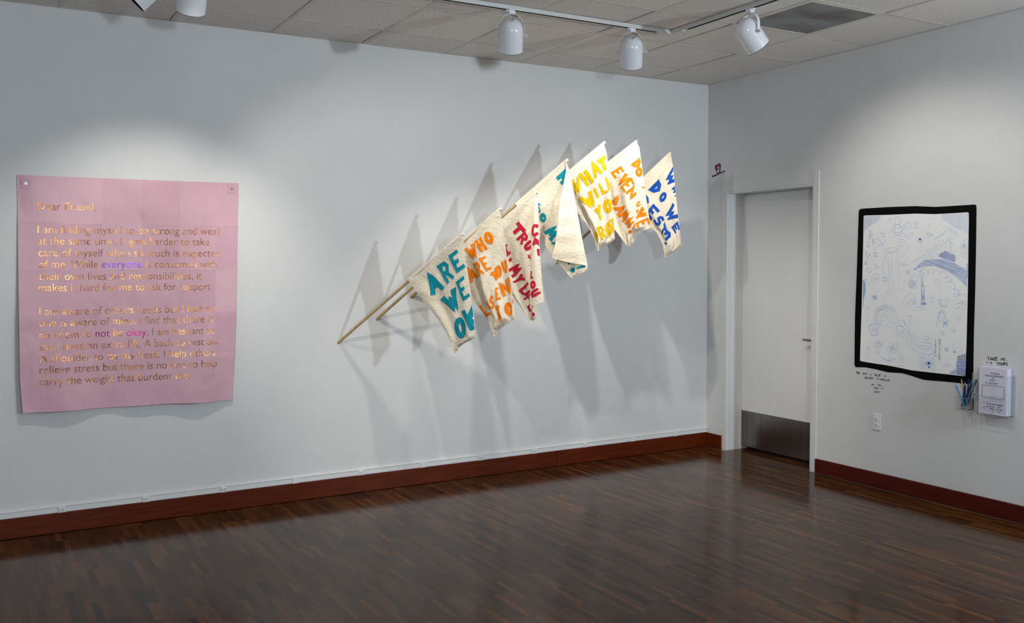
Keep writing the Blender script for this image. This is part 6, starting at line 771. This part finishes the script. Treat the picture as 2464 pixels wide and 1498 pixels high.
for di, D in enumerate(DOODLES):
    kind, name, col = D[:3]; off = .0024
    if kind == 'fill': fillpoly(D[3][:-1] if D[3][0] == D[3][-1] else D[3], .0027, name, PENC[col], dr); continue
    V = []; F = []
    if kind == 'line':
        for pl in D[4]:
            P = [np.array(p) + np.array([rnd.uniform(-.0007, .0007), rnd.uniform(-.0007, .0007)]) for p in pl]
            if len(P) > 3 and name not in ('square_doodle', 'candle_doodle'):
                cl_ = np.linalg.norm(np.array(pl[0]) - pl[-1]) < 1e-4
                for _ in range(2):
                    Q = [] if cl_ else [P[0]]
                    for a_, b2 in zip(P[:-1], P[1:]): Q += [a_ * .75 + b2 * .25, a_ * .25 + b2 * .75]
                    if cl_: Q.append(Q[0])
                    else: Q.append(P[-1])
                    P = Q
            if len(P) > 1:
                v_, f_ = ribbon(P, D[3] * MM * .9, closed=None); k0 = len(V); V += v_; F += [tuple(a + k0 for a in q) for q in f_]
    elif kind == 'text':
        V, F = write(D[4], D[5], D[6], D[7], .05)
    else:
        _, _, _, wd, ang, sp, poly = D; a = math.radians(ang); du = np.array([math.cos(a), -math.sin(a)]); dn = np.array([-du[1], du[0]])
        du[0] *= -1; dn = np.array([-du[1], du[0]]); P = np.array(poly); c = P.mean(0); Rr = np.abs(P - c).max() * 1.5; step = sp * .00095
        k = -Rr
        while k < Rr:
            run = []; s = -Rr
            kk = k + rnd.uniform(-.3, .3) * step; wob = rnd.uniform(-1, 1) * .02; stp = max(.003, step)
            while s < Rr:
                p = c + du * s + dn * (kk + wob * s)
                if inside(poly, p[0], p[1]) and rnd.random() > .03: run.append(p)
                else:
                    if len(run) > 1: v_, f_ = ribbon([run[0], run[-1]], wd * MM * rnd.uniform(.45, 1.05), closed=None); k0 = len(V); V += v_; F += [tuple(x + k0 for x in q) for q in f_]
                    run = []
                s += stp
            k += step
    if F:
        o = mesh(name, [RW(v_[0], v_[1], off + .00004 * (di % 9)) for v_ in V], F, PENC[col], dr); o.matrix_parent_inverse = DINV
def cjk(txt, y, z, size, col, vertical=True):
    for i, ch in enumerate(txt):
        cu = bpy.data.curves.new('tmp', 'FONT'); cu.body = ch; cu.size = size; cu.resolution_u = 2; o = bpy.data.objects.new('tmp', cu); COL.objects.link(o)
        dg = bpy.context.evaluated_depsgraph_get(); me = bpy.data.meshes.new_from_object(o.evaluated_get(dg)); bpy.data.objects.remove(o)
        for v_ in me.vertices: v_.co = Vector((-.0028, y - v_.co.x, z - size * 1.0 * i + v_.co.y - size))
        me.materials.clear(); me.materials.append(PENC[col]); o = bpy.data.objects.new('written_character', me); COL.objects.link(o); o.parent = dr; o.matrix_parent_inverse = DINV
cjk('私はアメリカ好き', -2.187, 1.066, .0175, 4); cjk('じゃありません', -2.158, 1.064, .0165, 4); cjk('犬', -2.293, 1.0, .02, 4)

# handwriting on the wall
def handwriting(words, label, cx):
    V = []; F = []
    for (t_, bl, br, tl) in words:
        v_, f_ = write(t_, bl, br, tl, .21); k0 = len(V); V += v_; F += [tuple(a + k0 for a in q) for q in f_]
    o = mesh('wall_lettering', [RW(v_[0], v_[1], .0009) for v_ in V], F, M['ink']); return tag(o, label, 'lettering')
handwriting(WALL_WORDS[:14], 'black handwritten title below the drawing, THE WAY A BLUE IS NEVER SINGULAR', 0)
handwriting(WALL_WORDS[14:], 'black handwritten note TAKE ME, I\'M YOURS above the booklets', 0)

# sticker in the corner above the door
st = thing('wall_sticker', 'tiny magenta and black figure sticker near the room corner above the door', 'sticker', (0, -.13, 2.29)); SINV = Matrix.Translation((0, .13, -2.29))
STICKER={'backing':[(-0.1097,2.2877),(-0.1046,2.2984),(-0.101,2.3159),(-0.0893,2.3215),(-0.0848,2.3402),(-0.0856,2.3573),(-0.0939,2.3622),(-0.1072,2.3621),(-0.1337,2.3722),(-0.1469,2.371),(-0.1536,2.3647),(-0.159,2.3517),(-0.1555,2.3384),(-0.1507,2.3275),(-0.1548,2.3135),(-0.1492,2.3072),(-0.1527,2.2944),(-0.1478,2.2868),(-0.128,2.2816)],'bar_backing':[(-0.0495,2.2732),(-0.0528,2.2798),(-0.1147,2.2884),(-0.151,2.2968),(-0.2,2.3107),(-0.2082,2.3055),(-0.2061,2.2978),(-0.1346,2.2811),(-0.0681,2.2637),(-0.0546,2.2647)],'magenta':[(-0.0906,2.3545),(-0.0973,2.3578),(-0.1106,2.3579),(-0.1337,2.3665),(-0.1453,2.3677),(-0.152,2.3592),(-0.1521,2.3501),(-0.1473,2.3357),(-0.1424,2.3328),(-0.139,2.3422),(-0.129,2.3476),(-0.1158,2.342),(-0.1142,2.3296),(-0.1076,2.3233),(-0.0977,2.3207),(-0.0926,2.3257),(-0.0891,2.3421)],'spots':[(-0.1066,2.3547),(-0.1206,2.3586),(-0.1338,2.3627),(-0.1385,2.3581),(-0.1359,2.3534),(-0.1206,2.3511),(-0.1107,2.3481),(-0.1057,2.3502)],'pale':[(-0.1158,2.3385),(-0.124,2.3453),(-0.1356,2.3452),(-0.1413,2.3397),(-0.1374,2.3309),(-0.1292,2.3266),(-0.1209,2.3283)],'pale2':[(-0.1259,2.324),(-0.1375,2.3214),(-0.1448,2.3246),(-0.1425,2.3168),(-0.136,2.3106),(-0.1384,2.3013),(-0.1345,2.297),(-0.1229,2.2946),(-0.1145,2.2999),(-0.1095,2.3083),(-0.1127,2.316),(-0.121,2.3198)],'foot':[(-0.1252,2.2921),(-0.1278,2.2976),(-0.1384,2.2994),(-0.1477,2.2959),(-0.1385,2.2903),(-0.1296,2.2888)],'bar':[(-0.0596,2.2701),(-0.2001,2.3032)]}
M['magenta'] = plain('magenta_vinyl', '#8a0f5c', .4); M['white_vinyl'] = plain('white_vinyl', '#d8c8d8', .4); M['black_vinyl'] = plain('black_vinyl', '#191417', .4); M['navy_vinyl'] = plain('navy_vinyl', '#2a2460', .4)
for k_, of_, nm_, mm_ in (('backing', .0006, 'sticker_backing', 'black_vinyl'), ('bar_backing', .0008, 'lettered_bar', 'black_vinyl'), ('magenta', .0011, 'magenta_shape', 'magenta'), ('spots', .0014, 'dark_spots', 'navy_vinyl'), ('pale', .0013, 'pale_shape', 'white_vinyl'), ('pale2', .0013, 'pale_shape', 'white_vinyl'), ('foot', .0015, 'magenta_foot', 'magenta')):
    o = fillpoly(STICKER[k_], of_, nm_, M[mm_], st); o.matrix_parent_inverse = SINV
v_ = []; f_ = []; p0, p1 = (np.array(q) for q in STICKER['bar']); nrm = np.array([0, .0058])
for i in range(24):
    if i in (4, 13): continue
    q0 = p0 + (p1 - p0) * i / 24; vv, ff = ribbon([q0, q0 + (p1 - p0) / 60 * (i % 2), q0 + (p1 - p0) / 50 * (i % 3) + nrm], .0013); k0 = len(v_); v_ += vv; f_ += [tuple(a + k0 for a in q) for q in ff]
o = mesh('tiny_lettering', [RW(q[0], q[1], .0012) for q in v_], f_, M['white_vinyl'], st); o.matrix_parent_inverse = SINV

# ------------------------------------------------------------------ acrylic holders, booklets, pencils
def panel(mb, x0, x1, y0, y1, z0, z1, edge=.0012):
    mb.box(x0, x1, y0, y1, z0, z1, 0)
Y0, Y1, ZB, ZT = -2.705, -2.470, .628, .874; TH = .003; XF = -.066
t = thing('booklet_holder', 'clear acrylic wall rack holding the white booklets', 'holder', (0, (Y0 + Y1) / 2, ZB)); HINV = Matrix.Translation((0, -(Y0 + Y1) / 2, -ZB))
b = MB(); b.box(-TH - .0006, -.0006, Y0, Y1, ZB, ZT); b.build('back_panel', M['acrylic'], t).matrix_parent_inverse = HINV
b = MB(); b.box(XF, -TH, Y0, Y1, ZB, ZB + TH); b.build('base_panel', M['acrylic'], t).matrix_parent_inverse = HINV
for yy in (Y0, Y1 - TH): b = MB(); b.box(XF, -TH, yy, yy + TH, ZB + TH, ZT); b.build('side_panel', M['acrylic'], t).matrix_parent_inverse = HINV
# front panel with a U cut-out
cut = [(Y1, ZT), (Y1 - .012, ZT)] + [(Y1 - .04 + .028 * math.cos(q), .775 - .028 * math.sin(q) + .0) for q in np.linspace(0, math.pi / 2, 6)] + [(Y0 + .04 - .028 * math.sin(q), .775 - .028 * math.cos(q)) for q in np.linspace(0, math.pi / 2, 6)] + [(Y0 + .012, ZT), (Y0, ZT)]
nC = len(cut); V = [(XF, y, z) for y, z in cut] + [(XF, y, ZB) for y, z in cut] + [(XF + TH, y, z) for y, z in cut] + [(XF + TH, y, ZB) for y, z in cut]
F = []
for k in range(nC - 1): F += [(k, k + 1, nC + k + 1, nC + k), (2 * nC + k, 3 * nC + k, 3 * nC + k + 1, 2 * nC + k + 1), (k, 2 * nC + k, 2 * nC + k + 1, k + 1)]
mesh('front_panel', V, F, M['acrylic'], t).matrix_parent_inverse = HINV
b = MB(); e = .0009
b.tube([(XF, y, z) for y, z in cut], e, 6)
for yy in (Y0, Y1):
    b.tube([(XF, yy, ZT), (-.002, yy, ZT)], e, 6); b.tube([(XF, yy, ZT), (XF, yy, ZB)], e, 6); b.tube([(XF, yy, ZB), (-.002, yy, ZB)], e, 6)
b.tube([(XF, Y0, ZB), (XF, Y1, ZB)], .0014, 6); b.tube([(-.002, Y0, ZT), (-.002, Y1, ZT)], e, 6)
b.build('polished_edges', M['acrylic_edge'], t).matrix_parent_inverse = HINV
NBK = 6
for k in range(NBK):
    xk = -.0505 + k * .0078; yc = -2.592 - .0008 * ((k * 7) % 4); zc = .632
    lb = 'white booklet titled FAMOUS MONOCHROMES OF ART HISTORY, front of the stack in the acrylic rack' if k == 0 else ('white booklet in the acrylic rack, %s behind the front one' % ['', 'first', 'second', 'third', 'fourth', 'rearmost'][k])
    bk = thing('booklet', lb, 'booklet', (xk, yc, zc), 'white booklets in the acrylic rack')
    hz = .284 + .002 * ((k * 5) % 3); ww = .0875; m = MB()
    m.box(-.0003, .0004, -ww, ww, 0, hz); m.build('front_cover', M['booklet'], bk)
    m = MB(); m.box(.0058, .0064, -ww, ww, 0, hz); m.tube([(.003, ww, .0), (.003, ww, hz)], .0033, 8); m.build('back_cover', M['booklet'], bk)
    m = MB(); m.box(.0007, .0032, -ww + .001, ww, .001, hz - .001); m.box(.0034, .0056, -ww + .001, ww, .001, hz - .0012); m.build('pages', M['booklet'], bk)
    if k == 0:
        def cv(x, y): return (ww - (x / 735) * 2 * ww, hz * (1 - y / 1245))   # cover coordinates: right, down
        V = []; F = []
        def wr(t_, x0, x1, y_, h_, wf=.22):
            v2, f2 = write(t_, cv(x0, y_), cv(x1, y_), cv(x0 + 3, y_ - h_), wf); k0 = len(V); V.extend(v2); F.extend(tuple(a + k0 for a in q) for q in f2)
        for a in (('FAMOUS', 310, 545, 165, 36), ('MONOCHROMES', 160, 660, 235, 38), ('OF', 335, 415, 285, 28), ('ART', 275, 445, 350, 34), ('HISTORY', 175, 530, 430, 36), ('A', 135, 160, 975, 26), ('PAINT-BY-NUMBERS', 225, 645, 985, 32), ('COLORING', 205, 415, 1050, 26), ('BOOK', 510, 610, 1045, 26), ('BY', 135, 190, 1105, 30), ('JESSE', 285, 410, 1105, 30), ('MALMED', 465, 645, 1110, 30), ('&', 390, 420, 1165, 28), ('YOU', 495, 590, 1165, 28)): wr(*a)
        for a in (('A', 70, 82, 925, 14), ('FAMOUS', 105, 200, 925, 14), ('FORM', 225, 290, 925, 14), ('VOL', 500, 620, 855, 12), ('MONO', 545, 660, 880, 12)): wr(*a, .1)
        v2, f2 = ribbon([cv(88, 480), cv(90, 610), cv(84, 770), cv(120, 800), cv(400, 805), cv(640, 808), cv(668, 800), cv(675, 660), cv(676, 508), cv(655, 482), cv(500, 470), cv(300, 478), cv(88, 480)], .0021); k0 = len(V); V += v2; F += [tuple(a + k0 for a in q) for q in f2]
        mesh('cover_lettering', [(-.0007, y, z) for y, z in V], F, M['ink'], bk)['label'] = 'black handwritten title and drawn rectangle'
CY0, CY1, CZ0, CZ1, CX = -2.438, -2.356, .633, .712, -.066
t = thing('pencil_cup', 'small clear acrylic cup of blue pencils fixed to the wall', 'cup', (0, (CY0 + CY1) / 2, CZ0)); CINV = Matrix.Translation((0, -(CY0 + CY1) / 2, -CZ0))
for nm, a in (('back_panel', (-.0036, -.0006, CY0, CY1, CZ0, CZ1 + .0)), ('base_panel', (CX, -.0036, CY0, CY1, CZ0, CZ0 + TH)), ('front_panel', (CX, CX + TH, CY0, CY1, CZ0 + TH, CZ1)), ('side_panel', (CX + TH, -.0036, CY0, CY0 + TH, CZ0 + TH, CZ1)), ('side_panel', (CX + TH, -.0036, CY1 - TH, CY1, CZ0 + TH, CZ1))):
    b = MB(); b.box(*a); b.build(nm, M['acrylic'], t).matrix_parent_inverse = CINV
b = MB()
for zz in (CZ0, CZ1):
    for a_, c_ in (((CX, CY0), (CX, CY1)), ((CX, CY0), (-.002, CY0)), ((CX, CY1), (-.002, CY1))): b.tube([(*a_, zz), (*c_, zz)], .0008, 6)
for yy in (CY0, CY1): b.tube([(CX, yy, CZ0), (CX, yy, CZ1)], .0008, 6)
b.build('polished_edges', M['acrylic_edge'], t).matrix_parent_inverse = CINV
PM = {k: plain(k + '_lacquer', c, .3) for k, c in dict(teal='#2b8fb4', navy='#26307a', dark='#171a3c', tan='#b98a66', seagreen='#0f6f86', steelblue='#3b4f74').items()}
M['pwood'] = plain('pencil_wood', '#d09a6c', .6)
# pencil: top point, bottom point (x out, y, z), lacquer, label, sharpened end up
PEN = [((-.052, -2.345, .800), (-.056, -2.420, .645), 'teal', 'light teal pencil leaning left, front of the acrylic cup', 1), ((-.030, -2.370, .828), (-.022, -2.412, .660), 'tan', 'bare tan wooden pencil standing tallest in the cup', 1),
       ((-.040, -2.405, .812), (-.034, -2.383, .648), 'navy', 'navy blue pencil standing in the cup just left of the darkest one', 0), ((-.020, -2.414, .826), (-.020, -2.405, .650), 'navy', 'slim navy pencil at the back of the cup, upright', 0),
       ((-.046, -2.410, .808), (-.050, -2.412, .650), 'dark', 'near-black pencil with sharpened wooden point up', 1), ((-.016, -2.432, .826), (-.024, -2.400, .650), 'seagreen', 'dark sea-green pencil upright at the back of the cup', 0),
       ((-.034, -2.458, .812), (-.040, -2.377, .648), 'seagreen', 'sea-green pencil leaning right against the booklet rack', 0), ((-.048, -2.452, .808), (-.044, -2.392, .650), 'dark', 'dark indigo pencil leaning right across the cup', 0),
       ((-.018, -2.470, .832), (-.030, -2.406, .650), 'seagreen', 'dark teal pencil leaning far right behind the rack side', 0), ((-.012, -2.485, .830), (-.014, -2.400, .650), 'steelblue', 'greyish steel-blue pencil, rightmost in the cup', 0)]
for tp, bt, c, lb, sh in PEN:
    tp, bt = Vector(tp), Vector(bt)
    if bt.y + (tp.y - bt.y) < Y1 + .004 and tp.y < Y1 + .004: tp.y = max(tp.y, Y1 + .006)
    d = (tp - bt).normalized(); o = thing('colouring_pencil', lb, 'pencil', bt, 'blue pencils in the acrylic cup'); L = (tp - bt).length
    m = MB(); m.tube([d * .016 if not sh else Vector(), d * (L - (.016 if sh else 0))], .0044, 6); m.build('barrel', PM[c], o)
    m = MB(); (m.tube([d * (L - .016), d * (L - .003)], .0043, 6, r2=.001) if sh else m.tube([d * .016, d * .003], .0043, 6, r2=.001)); m.build('sharpened_tip', M['pwood'], o)
